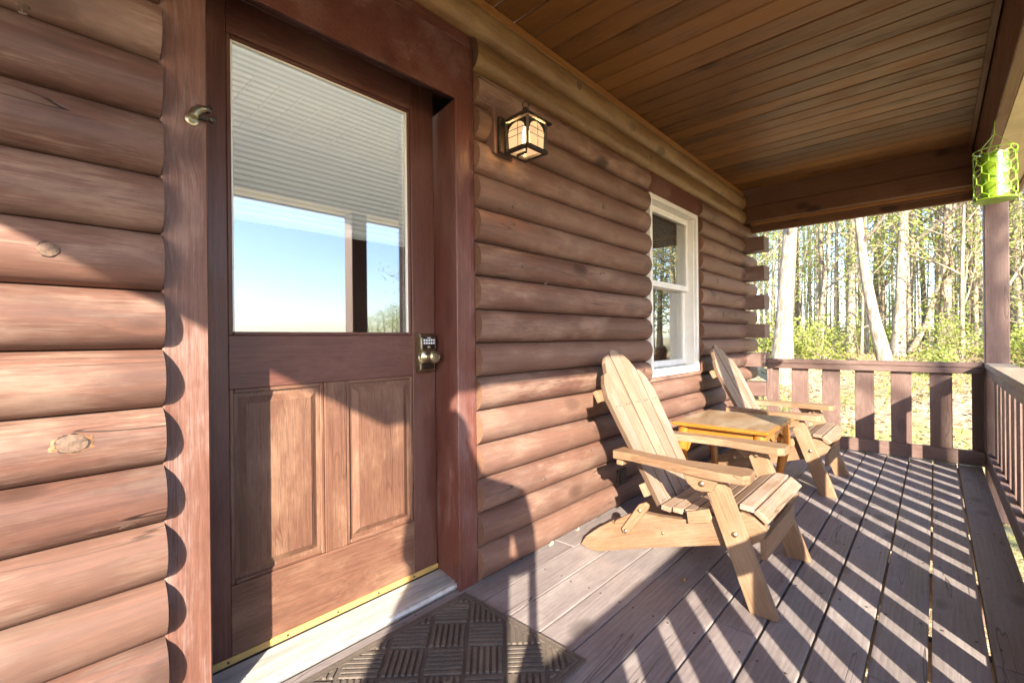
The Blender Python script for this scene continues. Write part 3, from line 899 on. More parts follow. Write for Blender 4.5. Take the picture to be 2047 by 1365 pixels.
sf = box('soffit', (-1.48, -0.460, 2.151), (5.296, -0.2865, 2.165), 'soffit', None, 'x', bev=0.001)
tag(sf, 'yellowed flat soffit panel outside the long porch beam', 'soffit')
fc = box('fascia', (-1.48, -0.490, 2.140), (5.62, -0.462, 2.50), 'beam', None, 'x'); tag(fc, 'brown fascia board along the outer roof edge', 'fascia')
roof = MB()
roof.v = [Vector(v) for v in ((-1.48, -0.49, 2.37), (5.65, -0.49, 2.37), (5.65, 1.78, 2.66), (-1.48, 1.78, 2.66), (-1.48, -0.49, 2.43), (5.65, -0.49, 2.43), (5.65, 1.78, 2.72), (-1.48, 1.78, 2.72))]
roof.f = [(3, 2, 1, 0), (4, 5, 6, 7), (0, 1, 5, 4), (1, 2, 6, 5), (2, 3, 7, 6), (3, 0, 4, 7)]
# keep the slab above ceiling boards and beams
for v in roof.v: v.z += 0.30 if v.y > 0 else 0.24
ro = roof.build('porch_roof', 'roof'); tag(ro, 'roof slab above the porch ceiling', 'roof')
fb = box('end_fascia', (-1.50, -0.49, 2.15), (-1.482, 1.90, 2.70), 'beam', None, 'y'); tag(fb, 'brown board closing the near end of the porch roof', 'fascia')

# ================================================================== posts and railings
def post(x, label):
    t = thing('porch_post', label, 'post', (x, -0.35, 0.0), 'posts under the long porch beam')
    box('shaft', (x, -0.422, -0.40), (x + 0.14, -0.287, 2.148), 'rail', t, 'z', bev=0.006)
    return t
post(5.12, 'square brown corner post behind the green hanging lantern')
post(1.93, 'square brown porch post mirrored in the door glass')
post(-1.15, 'square brown post at the near end of the porch')

def railing_end():
    t = thing('end_railing', 'brown railing with wide flat balusters across the far end', 'railing', (5.17, 0.5, 0))
    box('cap_rail', (5.146, -0.286, 0.788), (5.235, 1.251, 0.827), 'rail', t, 'y', bev=0.004)
    box('top_rail', (5.150, -0.286, 0.737), (5.189, 1.250, 0.7865), 'rail', t, 'y', bev=0.004)
    box('bottom_rail', (5.150, -0.286, 0.010), (5.189, 1.250, 0.124), 'rail', t, 'y', bev=0.004)
    for y0 in (1.156, 0.904, 0.652, 0.402, 0.149, -0.103):
        w = 0.095 if y0 > 1.1 else 0.138
        box('baluster', (5.190, y0, 0.012), (5.226, y0 + w, 0.786), 'rail', t, 'z', bev=0.003)
    box('baluster', (5.190, -0.285, 0.012), (5.226, -0.215, 0.786), 'rail', t, 'z', bev=0.003)
    box('end_post', (5.145, 1.204, 0.002), (5.1895, 1.2515, 0.7365), 'rail', t, 'z', bev=0.003)
    return t
rt_ = railing_end()
for c in rt_.children:
    if c.name.startswith('top_rail') or c.name.startswith('bottom_rail'):
        c.location.y -= 0.0
def railing_long():
    t = thing('side_railing', 'long brown railing with weathered cap along the open side of the porch', 'railing', (2.0, -0.32, 0))
    segs = ((2.072, 5.118), (-1.008, 1.928))
    for a, b in segs:
        box('cap_rail', (a, -0.425, 0.790), (b, -0.283, 0.828), 'railcap', t, 'x', bev=0.004)
        box('top_rail', (a, -0.330, 0.724), (b, -0.292, 0.7885), 'rail', t, 'x', bev=0.004)
        box('bottom_rail', (a, -0.330, 0.012), (b, -0.292, 0.122), 'rail', t, 'x', bev=0.004)
    x = 4.915
    while x > -0.95:
        if not (1.80 < x < 2.05):
            box('baluster', (x, -0.368, -0.10), (x + 0.138, -0.3315, 0.786), 'rail', t, 'z', bev=0.003)
        x -= 0.2515
    return t
railing_long()

# ================================================================== chairs
def make_chair(cx):
    t = thing('adirondack_chair', '', 'chair', (cx, 0.75, 0.0), 'wooden porch chairs')
    y_legs = (-1, 1)
    for sgn in (-1, 1):
        ox0, ox1 = sorted((cx + sgn * 0.32, cx + sgn * 0.280))
        ix0, ix1 = sorted((cx + sgn * 0.2795, cx + sgn * 0.242))
        leg = side('front_leg', [(0.524, 0.0), (0.429, 0.0), (0.596, 0.440), (0.612, 0.474), (0.640, 0.494), (0.664, 0.484), (0.690, 0.452)], ox0, ox1, (-0.40, -1.0), 'chair', t, bev=0.004, seg=2)
        for (by, bz) in ((0.575, 0.285),):
            b = MB(); xo = cx + sgn * 0.3205
            b.lathe([(0.011, 0), (0.010, 0.004), (0.006, 0.0065)], (xo, by, bz), (sgn, 0, 0), 14)
            if bz > 0.4 and sgn > 0: pass
            smooth_angle(b.build('bolt', 'bolt', leg, False, None), 50)
        st = side('stringer', [(1.320, 0.016), (1.290, 0.004), (1.235, 0.002), (0.97, 0.098), (0.656, 0.205), (0.535, 0.236), (0.492, 0.270), (0.470, 0.315), (0.520, 0.352), (0.565, 0.362), (0.680, 0.318), (0.80, 0.272), (0.915, 0.258), (0.985, 0.256), (1.045, 0.236), (1.120, 0.187), (1.130, 0.165), (1.150, 0.172), (1.215, 0.126), (1.290, 0.062)], ix0, ix1, (-0.93, 0.36), 'chair', t, bev=0.004, seg=2)
        b = MB(); b.lathe([(0.007, 0), (0.006, 0.003), (0.003, 0.0045)], (cx + sgn * 0.28, 0.885, 0.19), (sgn, 0, 0), 12); b.build('bolt', 'bolt', st)
        # diagonal link from stringer to back
        lx0, lx1 = sorted((cx + sgn * 0.2805, cx + sgn * 0.300))
        br = side('back_link', [(1.078, 0.166), (1.070, 0.146), (1.050, 0.146), (0.946, 0.285), (0.944, 0.303), (0.960, 0.312), (0.990, 0.298)], lx0, lx1, (-0.5, 0.6), 'chair', t, bev=0.003)
        for (by, bz) in ((1.056, 0.160), (0.985, 0.272)):
            b = MB(); b.lathe([(0.009, 0), (0.008, 0.004), (0.004, 0.006)], (cx + sgn * 0.3005, by, bz), (sgn, 0, 0), 12); smooth_angle(b.build('bolt', 'bolt', br), 50)
        side('seat_cleat', [(0.772, 0.318), (0.765, 0.270), (0.676, 0.297), (0.668, 0.318), (0.680, 0.352)], lx0, lx1, (-0.9, 0.3), 'chair', t, bev=0.002)
        b = MB(); b.lathe([(0.011, 0), (0.010, 0.004), (0.006, 0.0065)], (cx + sgn * 0.2795, 0.655, 0.462), (-sgn, 0, 0), 14)
        smooth_angle(b.build('bolt', 'bolt', leg), 50)
        wx0, wx1 = sorted((cx + sgn * 0.3205, cx + sgn * 0.345))
        cb = side('arm_corbel', [(0.770, 0.486), (0.748, 0.452), (0.720, 0.432), (0.690, 0.430), (0.655, 0.436), (0.628, 0.486)], wx0 - (0.02 if sgn > 0 else 0) * 0, wx1, (1, 0), 'chair', t, bev=0.004)
        b = MB(); b.lathe([(0.012, 0), (0.011, 0.005), (0.006, 0.008)], (cx + sgn * 0.3455, 0.690, 0.464), (sgn, 0, 0), 14); smooth_angle(b.build('bolt', 'bolt', cb), 50)
        # arm: outline in (y, x)
        o = [(0.545, 0.215), (0.520, 0.240), (0.515, 0.325), (0.535, 0.352), (0.62, 0.360), (0.75, 0.352), (0.90, 0.328), (1.02, 0.312), (1.108, 0.318), (1.120, 0.300), (1.112, 0.205), (1.06, 0.222), (0.95, 0.243), (0.80, 0.252), (0.68, 0.235)]
        pts = [(-(y - 0.8), x * 1.0 * (1 if sgn > 0 else -1)) for y, x in o]
        arm = prism('arm', pts, -0.018, 0.018, (cx, 0.8, 0.507), (0, -1, 0), (1, 0, 0), 'chair', t, bev=0.005, seg=2)
        b = MB(); b.lathe([(0.008, 0), (0.007, 0.003)], (cx + sgn * 0.300, 1.112, 0.507), (0, 1, 0.0), 10)
        b.build('bolt', 'bolt', arm)
    # seat slats: (y,z) centre, slope angle
    prof = [(0.880, 0.284, 0.10), (0.826, 0.288, 0.02), (0.771, 0.297, -0.20), (0.716, 0.313, -0.30), (0.660, 0.335, -0.38), (0.600, 0.359, -0.36), (0.542, 0.374, 0.06)]
    ws = [0.044, 0.045, 0.045, 0.046, 0.048, 0.050, 0.052]
    for (y, z, a), w in zip(prof, ws):
        s = link('seat_slat', cbox(0.565 if y < 0.72 else 0.52, w, 0.022, 'chair_grey', 0.004, 2), t)
        place(s, Matrix.Translation((cx, y, z + 0.010)) @ Matrix.Rotation(a, 4, 'X'))
    s = link('seat_slat', cbox(0.565, 0.060, 0.024, 'chair_grey', 0.006, 2), t)
    place(s, Matrix.Translation((cx, 0.489, 0.362)) @ Matrix.Rotation(0.66, 4, 'X'))
    s = link('front_apron', cbox(0.483, 0.085, 0.022, 'chair', 0.004, 2), t)
    place(s, Matrix.Translation((cx, 0.495, 0.225)) @ Matrix.Rotation(PI / 2, 4, 'X'))
    # back: fanned slats in a leaning plane
    base = Vector((cx, 0.926, 0.268))
    up_ = Vector((0, 0.465, 0.885)).normalized()
    acr = Vector((1, 0, 0))
    top = {-2: 0.66, -1: 0.762, 0: 0.808, 1: 0.762, 2: 0.66}
    wb0, wt0 = 0.0775, 0.0970
    for k in range(-2, 3):
        c0 = k * 0.086; c1 = k * 0.1055
        h = top[k]
        def at(v, e):
            return (c0 + (c1 - c0) * v / 0.8) + e * (wb0 + (wt0 - wb0) * v / 0.8) / 2
        if k == 0:
            pts = [(0, at(0, -1)), (h - 0.028, at(h, -1)), (h - 0.006, at(h, -0.6)), (h, at(h, 0)), (h - 0.006, at(h, 0.6)), (h - 0.028, at(h, 1)), (0, at(0, 1))]
        else:
            s_ = 1 if k > 0 else -1
            drop = 0.075 if abs(k) == 1 else 0.11
            pts = [(0, at(0, -s_)), (h + 0.02, at(h, -s_)), (h + 0.012, at(h, -s_ * 0.3)), (h - drop * 0.35, at(h, s_ * 0.5)), (h - drop, at(h, s_)), (0, at(0, s_))]
            if s_ < 0: pts = pts[::-1]
        bend = 0.0
        sl = prism('back_slat', pts, -0.0125 + 0.002 * (k % 2), 0.0125 + 0.002 * (k % 2), base, up_, acr, 'chair_grey', t, bev=0.003, seg=2)
        sl.data.materials.append(MAT['chair_edge'])
        for f in sl.data.polygons:
            if abs(f.normal.y) > 0.75: f.material_index = 1
        for v in (0.03, 0.50):
            for e in (-0.3, 0.3):
                b = MB()
                nf = up_.cross(acr)
                if nf.y > 0: nf = -nf
                pos = base + up_ * v + acr * at(v, e) + nf * 0.0147
                b.lathe([(0.0032, -0.002), (0.0032, 0.0004)], pos, nf, 8)
                b.build('screw', 'hole', sl)
    nrm = up_.cross(acr)
    if nrm.y < 0: nrm = -nrm
    for v, wd, ln in ((0.10, 0.06, 0.48), (0.575, 0.06, 0.56)):
        s = link('back_cleat', cbox(ln, wd, 0.024, 'chair', 0.004, 2), t)
        c = base + up_ * v + nrm * 0.0272
        m = Matrix.Identity(4)
        for i in range(3):
            m[i][0] = acr[i]; m[i][1] = up_[i]; m[i][2] = acr.cross(up_)[i]; m[i][3] = c[i]
        place(s, m)
    # rail that carries the arms behind the back
    box('arm_rail', (cx - 0.30, 1.068, 0.458), (cx + 0.30, 1.102, 0.4885), 'chair', t, 'x', bev=0.004)
    return t
def dup(root, dx, dy, label):
    r = root.copy(); COL.objects.link(r)
    r.location = root.location + Vector((dx, dy, 0))
    r['label'] = label
    for ch in root.children:
        c = ch.copy(); COL.objects.link(c); c.parent = r
        for gch in ch.children:
            d = gch.copy(); COL.objects.link(d); d.parent = c
    return r
chair = make_chair(2.20)
bpy.context.view_layer.update()
chair['label'] = 'nearer wooden slatted porch chair, standing before the window on the door side of the table'
dup(chair, 1.70, 0.04, 'farther wooden slatted porch chair, between the small orange table and the end railing')

# ================================================================== side table
tb = thing('side_table', 'small orange varnished side table with worn top between the two chairs', 'table', (3.11, 0.95, 0.0))
tx0, tx1, ty0, ty1, tz = 2.80, 3.43, 0.675, 1.225, 0.522
tp = box('table_top', (tx0, ty0, tz - 0.022), (tx1, ty1, tz), 'table', tb, 'x', bev=0.008, seg=2)
box('top_board', (tx0 + 0.012, ty0 + 0.07, tz + 0.0004), (tx1 - 0.012, ty1 - 0.07, tz + 0.0022), 'table_top', tp, 'x', bev=0.0005)
box('top_border', (tx0 + 0.012, ty0 + 0.010, tz + 0.0004), (tx1 - 0.012, ty0 + 0.0685, tz + 0.0020), 'table_top', tp, 'x', bev=0.0005)
box('top_border', (tx0 + 0.012, ty1 - 0.0685, tz + 0.0004), (tx1 - 0.012, ty1 - 0.010, tz + 0.0020), 'table_top', tp, 'x', bev=0.0005)
def cab_leg(x, y, sx, sy):
    b = MB()
    path = []; rad = []
    for k in range(13):
        v = k / 12
        z = (tz - 0.024) * (1 - v) + 0.0 * v
        out = 0.018 * math.sin(v * PI * 1.05) * (1 - v * 0.4) - 0.022 * math.sin(max(0.0, v - 0.35) / 0.65 * PI) + 0.016 * max(0.0, v - 0.8) / 0.2
        path.append((x + sx * out, y + sy * out, z))
        rad.append(0.036 - 0.004 * v if v < 0.25 else (0.035 - 0.019 * min(1.0, (v - 0.25) / 0.6) if v < 0.88 else 0.016 + 0.008 * (v - 0.88) / 0.12))
    b.tube(path, rad, 10)
    o = b.build('leg', 'table', tb, False, (x, y, 0.25)); smooth_angle(o, 60)
    k2 = MB(); k2.tube([(x - sx * 0.02, y - sy * 0.0, 0.34), (x - sx * 0.055, y, 0.385), (x - sx * 0.085, y, 0.40)], [0.014, 0.020, 0.016], 8)
    smooth_angle(k2.build('leg_scroll', 'table', o, False, None), 60)
for x, sx in ((tx0 + 0.06, -1), (tx1 - 0.06, 1)):
    for y, sy in ((ty0 + 0.06, -1), (ty1 - 0.06, 1)):
        cab_leg(x, y, sx, sy)
def apron(p0, p1, nrm):
    A = Vector((p1[0] - p0[0], p1[1] - p0[1], 0)); L = A.length
    pts = [(0, 0.0), (0, -0.095)]
    for k in range(1, 20):
        v = k / 20
        pts.append((L * v, -0.050 - 0.040 * abs(math.cos(v * PI * 2)) ** 1.5))
    pts += [(L, -0.095), (L, 0.0)]
    prism('apron', pts, -0.009, 0.009, (p0[0], p0[1], tz - 0.0225), A, (0, 0, 1), 'table', tb, bev=0.002)
apron((tx0 + 0.09, ty0 + 0.05), (tx1 - 0.09, ty0 + 0.05), None)
apron((tx0 + 0.09, ty1 - 0.05), (tx1 - 0.09, ty1 - 0.05), None)
apron((tx0 + 0.05, ty0 + 0.09), (tx0 + 0.05, ty1 - 0.09), None)
apron((tx1 - 0.05, ty0 + 0.09), (tx1 - 0.05, ty1 - 0.09), None)

# ================================================================== wall lantern
lt = thing('wall_lantern', 'dark bronze wall lantern, lit, on a wood block beside the door', 'lantern', (1.405, 1.212, 1.80))
lx, ly = 1.405, 1.212
bw = 0.064
for lo, hi in (((lx - bw, ly - bw, 1.800), (lx + bw, ly - bw + 0.018, 1.815)), ((lx - bw, ly + bw - 0.018, 1.800), (lx + bw, ly + bw, 1.815)),
               ((lx - bw, ly - bw + 0.0182, 1.801), (lx - bw + 0.018, ly + bw - 0.0182, 1.815)), ((lx + bw - 0.018, ly - bw + 0.0182, 1.801), (lx + bw, ly + bw - 0.0182, 1.815))):
    box('base_rim', lo, hi, 'black_metal', lt, None, bev=0.002)
c_ = 0.053
for sx in (-1, 1):
    for sy in (-1, 1):
        b = MB(); b.tube([(lx + sx * c_, ly + sy * c_, 1.815), (lx + sx * (c_ + 0.004), ly + sy * (c_ + 0.004), 1.922)], 0.0085, 4)
        b.build('corner_post', 'black_metal', lt)
def lpane(sx, sy):
    n = Vector((sx, sy, 0)); tdir = Vector((-sy, sx, 0))
    c = Vector((lx, ly, 0)) + n * c_
    b = MB()
    b.v = [c + tdir * -0.046 + Vector((0, 0, 1.816)), c + tdir * 0.046 + Vector((0, 0, 1.816)), c + n * 0.004 + tdir * 0.048 + Vector((0, 0, 1.920)), c + n * 0.004 + tdir * -0.048 + Vector((0, 0, 1.920))]
    b.f = [(0, 1, 2, 3)]
    p = b.build('glass_pane', 'pane', lt)
    # muntins and the arched head
    b = MB()
    q = c + n * 0.004
    b.tube([q + tdir * 0.006 + Vector((0, 0, 1.816)), q + tdir * 0.006 + Vector((0, 0, 1.918))], 0.0016, 4)
    for z in (1.862, 1.888):
        b.tube([q + tdir * -0.045 + Vector((0, 0, z)), q + tdir * 0.045 + Vector((0, 0, z))], 0.0014, 4)
    b.build('muntin', 'black_metal', p)
    # spandrels
    for e in (-1, 1):
        b = MB()
        pts = [q + tdir * (e * 0.048) + Vector((0, 0, 1.921)), q + tdir * (e * 0.002) + Vector((0, 0, 1.921))]
        for k in range(7):
            a = k / 6 * PI / 2
            pts.append(q + tdir * (e * 0.044 * math.sin(a)) + Vector((0, 0, 1.880 + 0.034 * math.cos(a))))
        pts.append(q + tdir * (e * 0.048) + Vector((0, 0, 1.880)))
        b.v = [v + n * 0.001 for v in pts] + [v - n * 0.002 for v in pts]
        m_ = len(pts)
        b.f = [tuple(range(m_)), tuple(reversed(range(m_, 2 * m_)))] + [(i, i + m_, (i + 1) % m_ + m_, (i + 1) % m_) for i in range(m_)]
        b.build('arch', 'black_metal', p)
for s in ((-1, 0), (1, 0), (0, -1), (0, 1)):
    lpane(*s)
b = MB()
ev = 0.076
A = [(-ev, -ev), (ev, -ev), (ev, ev), (-ev, ev)]
b.v = [Vector((lx + x, ly + y, 1.921)) for x, y in A] + [Vector((lx + x, ly + y, 1.928)) for x, y in A] + [Vector((lx + x * 0.12, ly + y * 0.12, 1.982)) for x, y in A] + [Vector((lx + x * 0.12, ly + y * 0.12, 1.988)) for x, y in A] + [Vector((lx + x * 0.9, ly + y * 0.9, 1.922)) for x, y in A] + [Vector((lx + x * 0.1, ly + y * 0.1, 1.974)) for x, y in A]
b.f = [(4, 5, 9, 8), (5, 6, 10, 9), (6, 7, 11, 10), (7, 4, 8, 11), (0, 1, 5, 4), (1, 2, 6, 5), (2, 3, 7, 6), (3, 0, 4, 7), (8, 9, 13, 12), (9, 10, 14, 13), (10, 11, 15, 14), (11, 8, 12, 15), (12, 13, 14, 15),
       (0, 16, 17, 1), (1, 17, 18, 2), (2, 18, 19, 3), (3, 19, 16, 0), (16, 20, 21, 17), (17, 21, 22, 18), (18, 22, 23, 19), (19, 23, 20, 16)]
b.build('roof', 'black_metal', lt)
b = MB()
ring = [(lx + 0.013 * math.cos(a) * 0.7, ly + 0.013 * math.cos(a) * -0.7, 2.003 + 0.015 * math.sin(a)) for a in [2 * PI * k / 16 for k in range(17)]]
b.tube(ring, 0.0022, 6); b.build('ring', 'black_metal', lt)
b = MB(); b.lathe([(0.012, 0), (0.015, 0.012), (0.015, 0.055), (0.009, 0.072)], (lx, ly, 1.838), (0, 0, 1), 14)
smooth_angle(b.build('bulb', 'bulb', lt), 60)
b = MB(); b.tube([(lx, ly, 1.835), (lx, ly, 1.812), (lx, ly + 0.05, 1.811)], 0.006, 6); b.build('lamp_holder', 'black_metal', lt)
box('back_plate', (1.364, 1.318, 1.827), (1.448, 1.3355, 1.982), 'black_metal', lt, 'z', bev=0.005)
b = MB(); b.tube([(1.405, 1.32, 1.952), (1.405, 1.302, 1.945), (1.405, 1.296, 1.90), (1.405, 1.294, 1.85), (1.405, 1.282, 1.818), (1.405, 1.262, 1.808)], [0.012, 0.012, 0.011, 0.011, 0.010, 0.009], 6)
b.build('arm', 'black_metal', lt)
ld = bpy.data.lights.new('lantern_light', 'POINT'); ld.energy = 6.5; ld.color = (1.0, 0.62, 0.28); ld.shadow_soft_size = 0.02
lo_ = bpy.data.objects.new('lantern_light', ld); COL.objects.link(lo_); lo_.location = (1.48, 1.277, 1.915)
lt.location = (1.48, 1.277, 1.84); lt.scale = (1.053,) * 3

# ================================================================== hanging green lantern
gl = thing('hanging_lantern', 'bright green plastic honeycomb lantern hanging from the beam by the corner post', 'lantern', (3.45, -0.245, 1.745))
gx, gy, gz0_, gz1_ = 3.45, -0.236, 1.748, 2.005
R_ = 0.080
hexm = MB()
ncol, nrow = 9, 5
hz = (gz1_ - gz0_) / nrow
def cyl(u, z, r=R_):
    return Vector((gx + r * math.cos(u), gy + r * math.sin(u), z))
for c in range(ncol):
    for r in range(nrow + 1):
        u0 = 2 * PI * (c + 0.5 * (r % 2)) / ncol
        du = 2 * PI / ncol
        z0 = gz0_ + hz * (r - 0.5)
        # vertical edge and two slanted edges of each cell
        zl, zh = z0 + hz * 0.17, z0 + hz * 0.83
        zl2, zh2 = max(zl, gz0_), min(zh, gz1_)
        if zh2 > zl2: hexm.tube([cyl(u0, zl2), cyl(u0, zh2)], 0.0034, 5)
        zt_ = z0 + hz * 1.17
        if zt_ < gz1_ + 0.001 and zh > gz0_ - 0.001:
            for d in (-0.5, 0.5):
                hexm.tube([cyl(u0, zh), cyl(u0 + d * du * 0.5, (zh + zt_) / 2), cyl(u0 + d * du, zt_)], 0.0034, 5)
for z in (gz0_, gz1_):
    hexm.tube([cyl(2 * PI * k / 36, z) for k in range(37)], 0.004, 5)
hexm.build('honeycomb', 'green', gl)
b = MB(); b.lathe([(0.052, 0), (0.052, 0.225)], (gx, gy, gz0_ + 0.012), (0, 0, 1), 28); smooth_angle(b.build('inner_cup', 'green_clear', gl), 40)
b = MB(); b.lathe([(0.078, 0), (0.082, 0.006), (0.074, 0.011)], (gx, gy, gz0_ - 0.004), (0, 0, 1), 28); smooth_angle(b.build('base', 'green', gl), 40)
b = MB()
for u in (0.3, 2.4, 4.5):
    b.tube([cyl(u, gz1_), Vector((gx + 0.004 * math.cos(u), gy, gz1_ + 0.085))], 0.0013, 4)
b.tube([(gx, gy, gz1_ + 0.083), (gx + 0.002, gy, gz1_ + 0.155)], 0.0016, 4)
b.build('cord', 'cord', gl)

# ================================================================== doormat
mt = thing('doormat', 'brown ribbed doormat with diamond pattern in front of the door', 'doormat', (0.80, 1.13, 0.0))
mx0, mx1, my0, my1 = 0.335, 1.248, 0.835, 1.436
box('backing', (mx0, my0, 0.0025), (mx1, my1, 0.007), 'carpet', mt, 'x', bev=0.002)
bd = 0.034
for lo, hi in (((mx0, my0), (mx1, my0 + bd)), ((mx0, my1 - bd), (mx1, my1)), ((mx0, my0 + bd), (mx0 + bd, my1 - bd)), ((mx1 - bd, my0 + bd), (mx1, my1 - bd))):
    pass
brd = MB()
brd.box((mx0 + .003, my0 + .003, 0.006), (mx1 - .003, my0 + 0.014, 0.0095)); brd.box((mx0 + .003, my1 - 0.014, 0.006), (mx1 - .003, my1 - .003, 0.0095))
brd.box((mx0 + .003, my0 + 0.0145, 0.006), (mx0 + 0.014, my1 - 0.0145, 0.0095)); brd.box((mx1 - 0.014, my0 + 0.0145, 0.006), (mx1 - .003, my1 - 0.0145, 0.0095))
brd.box((mx0 + .018, my0 + .018, 0.006), (mx1 - .018, my0 + bd - 0.004, 0.0105)); brd.box((mx0 + .018, my1 - bd + 0.004, 0.006), (mx1 - .018, my1 - .018, 0.0105))
brd.box((mx0 + .018, my0 + bd - 0.0035, 0.006), (mx0 + bd - 0.004, my1 - bd + 0.0035, 0.0105)); brd.box((mx1 - bd + 0.004, my0 + bd - 0.0035, 0.006), (mx1 - .018, my1 - bd + 0.0035, 0.0105))
brd.build('border', 'carpet', mt)
def clip(poly, lo, hi):
    for ax, lim, sg in ((0, lo[0], 1), (0, hi[0], -1), (1, lo[1], 1), (1, hi[1], -1)):
        out = []
        for i in range(len(poly)):
            p, q = poly[i], poly[(i + 1) % len(poly)]
            dp, dq = (p[ax] - lim) * sg, (q[ax] - lim) * sg
            if dp >= 0: out.append(p)
            if dp * dq < 0:
                t = dp / (dp - dq)
                out.append((p[0] + (q[0] - p[0]) * t, p[1] + (q[1] - p[1]) * t))
        poly = out
        if len(poly) < 3: return None
    return poly
ribs = MB()
cell = 0.131
e1 = Vector((0.7071, -0.7071)); e2 = Vector((0.7071, 0.7071))
o0 = Vector((1.208, 1.36))
lo_b = (mx0 + bd, my0 + bd); hi_b = (mx1 - bd, my1 - bd)
for i in range(-14, 15):
    for j in range(-14, 15):
        c = o0 + e1 * (i * cell) + e2 * (j * cell)
        if not (mx0 - 0.2 < c.x < mx1 + 0.2 and my0 - 0.2 < c.y < my1 + 0.2): continue
        flip = (i + j) % 2
        a, bb = (e1, e2) if flip else (e2, e1)
        for k in range(6):
            u0 = 0.006 + k * (cell - 0.008) / 6; u1 = u0 + (cell - 0.008) / 6 - 0.0085
            poly = [c + a * u0 + bb * 0.006, c + a * u1 + bb * 0.006, c + a * u1 + bb * (cell - 0.006), c + a * u0 + bb * (cell - 0.006)]
            poly = clip([(p.x, p.y) for p in poly], lo_b, hi_b)
            if poly:
                ar = sum(poly[n_][0] * poly[(n_ + 1) % len(poly)][1] - poly[(n_ + 1) % len(poly)][0] * poly[n_][1] for n_ in range(len(poly)))
                if ar < 0: poly = poly[::-1]
                if abs(ar) > 6e-5: ribs.poly_prism(poly, 0.0065, 0.0135, 0.0012)
tag(ribs.build('ribs', 'carpet', mt), kind='stuff')

# ================================================================== scraps on the deck
def leaf_obj(name, x, y, s, mat, label, cat, seed):
    rn = random.Random(seed)
    b = MB()
    n = 9
    ring = []
    for k in range(n):
        a = 2 * PI * k / n
        r = s * (0.55 + 0.6 * rn.random())
        ring.append(Vector((x + r * math.cos(a) * 1.4, y + r * math.sin(a) * 0.7, 0.005 + 0.016 * rn.random())))
    b.v = [Vector((x, y, 0.006))] + ring + [v - Vector((0, 0, 0.0012)) for v in [Vector((x, y, 0.006))] + ring]
    for k in range(n):
        b.f.append((0, 1 + k, 1 + (k + 1) % n)); b.f.append((n + 1, n + 2 + (k + 1) % n, n + 2 + k))
        b.f.append((1 + k, n + 2 + k, n + 2 + (k + 1) % n, 1 + (k + 1) % n))
    o = b.build(name, mat, None, False, (x, y, 0.0)); tag(o, label, cat)
leaf_obj('dry_leaf', 1.93, 0.80, 0.012, 'deadleaf', 'tiny curled brown leaf lying on the deck before the near chair', 'leaf', 3)
leaf_obj('wood_scrap', 1.83, 1.435, 0.014, 'scrap', 'pale splinter of wood at the foot of the log wall, nearer the door', 'scrap', 5)
leaf_obj('wood_scrap', 2.06, 1.435, 0.012, 'scrap', 'pale splinter of wood at the foot of the log wall, nearer the chair tail', 'scrap', 8)

# ================================================================== photographer outside the frame (casts the shadow beside the door)
def skin_obj(name, verts, edges, radii, root, mat, sub=2):
    me = bpy.data.meshes.new(name)
    me.from_pydata(verts, edges, [])
    o = bpy.data.objects.new(name, me); COL.objects.link(o)
    me.materials.append(MAT[mat])
    md = o.modifiers.new('skin', 'SKIN')
    md.use_smooth_shade = True
    lay = me.skin_vertices[0] if me.skin_vertices else None
    if lay is None:
        bpy.context.view_layer.objects.active = o
        lay = me.skin_vertices[0]
    for i, r in enumerate(radii):
        rr = r if hasattr(r, '__len__') else (r, r)
        lay.data[i].radius = rr
        lay.data[i].use_root = (i == root)
    o.modifiers.new('sub', 'SUBSURF').levels = sub
    o.modifiers['sub'].render_levels = sub
    return o
MAT['jacket'] = plain('dark_clothes', (0.05, 0.055, 0.07), 0.8)
MAT['hair'] = plain('brown_hair', (0.06, 0.035, 0.02), 0.7)
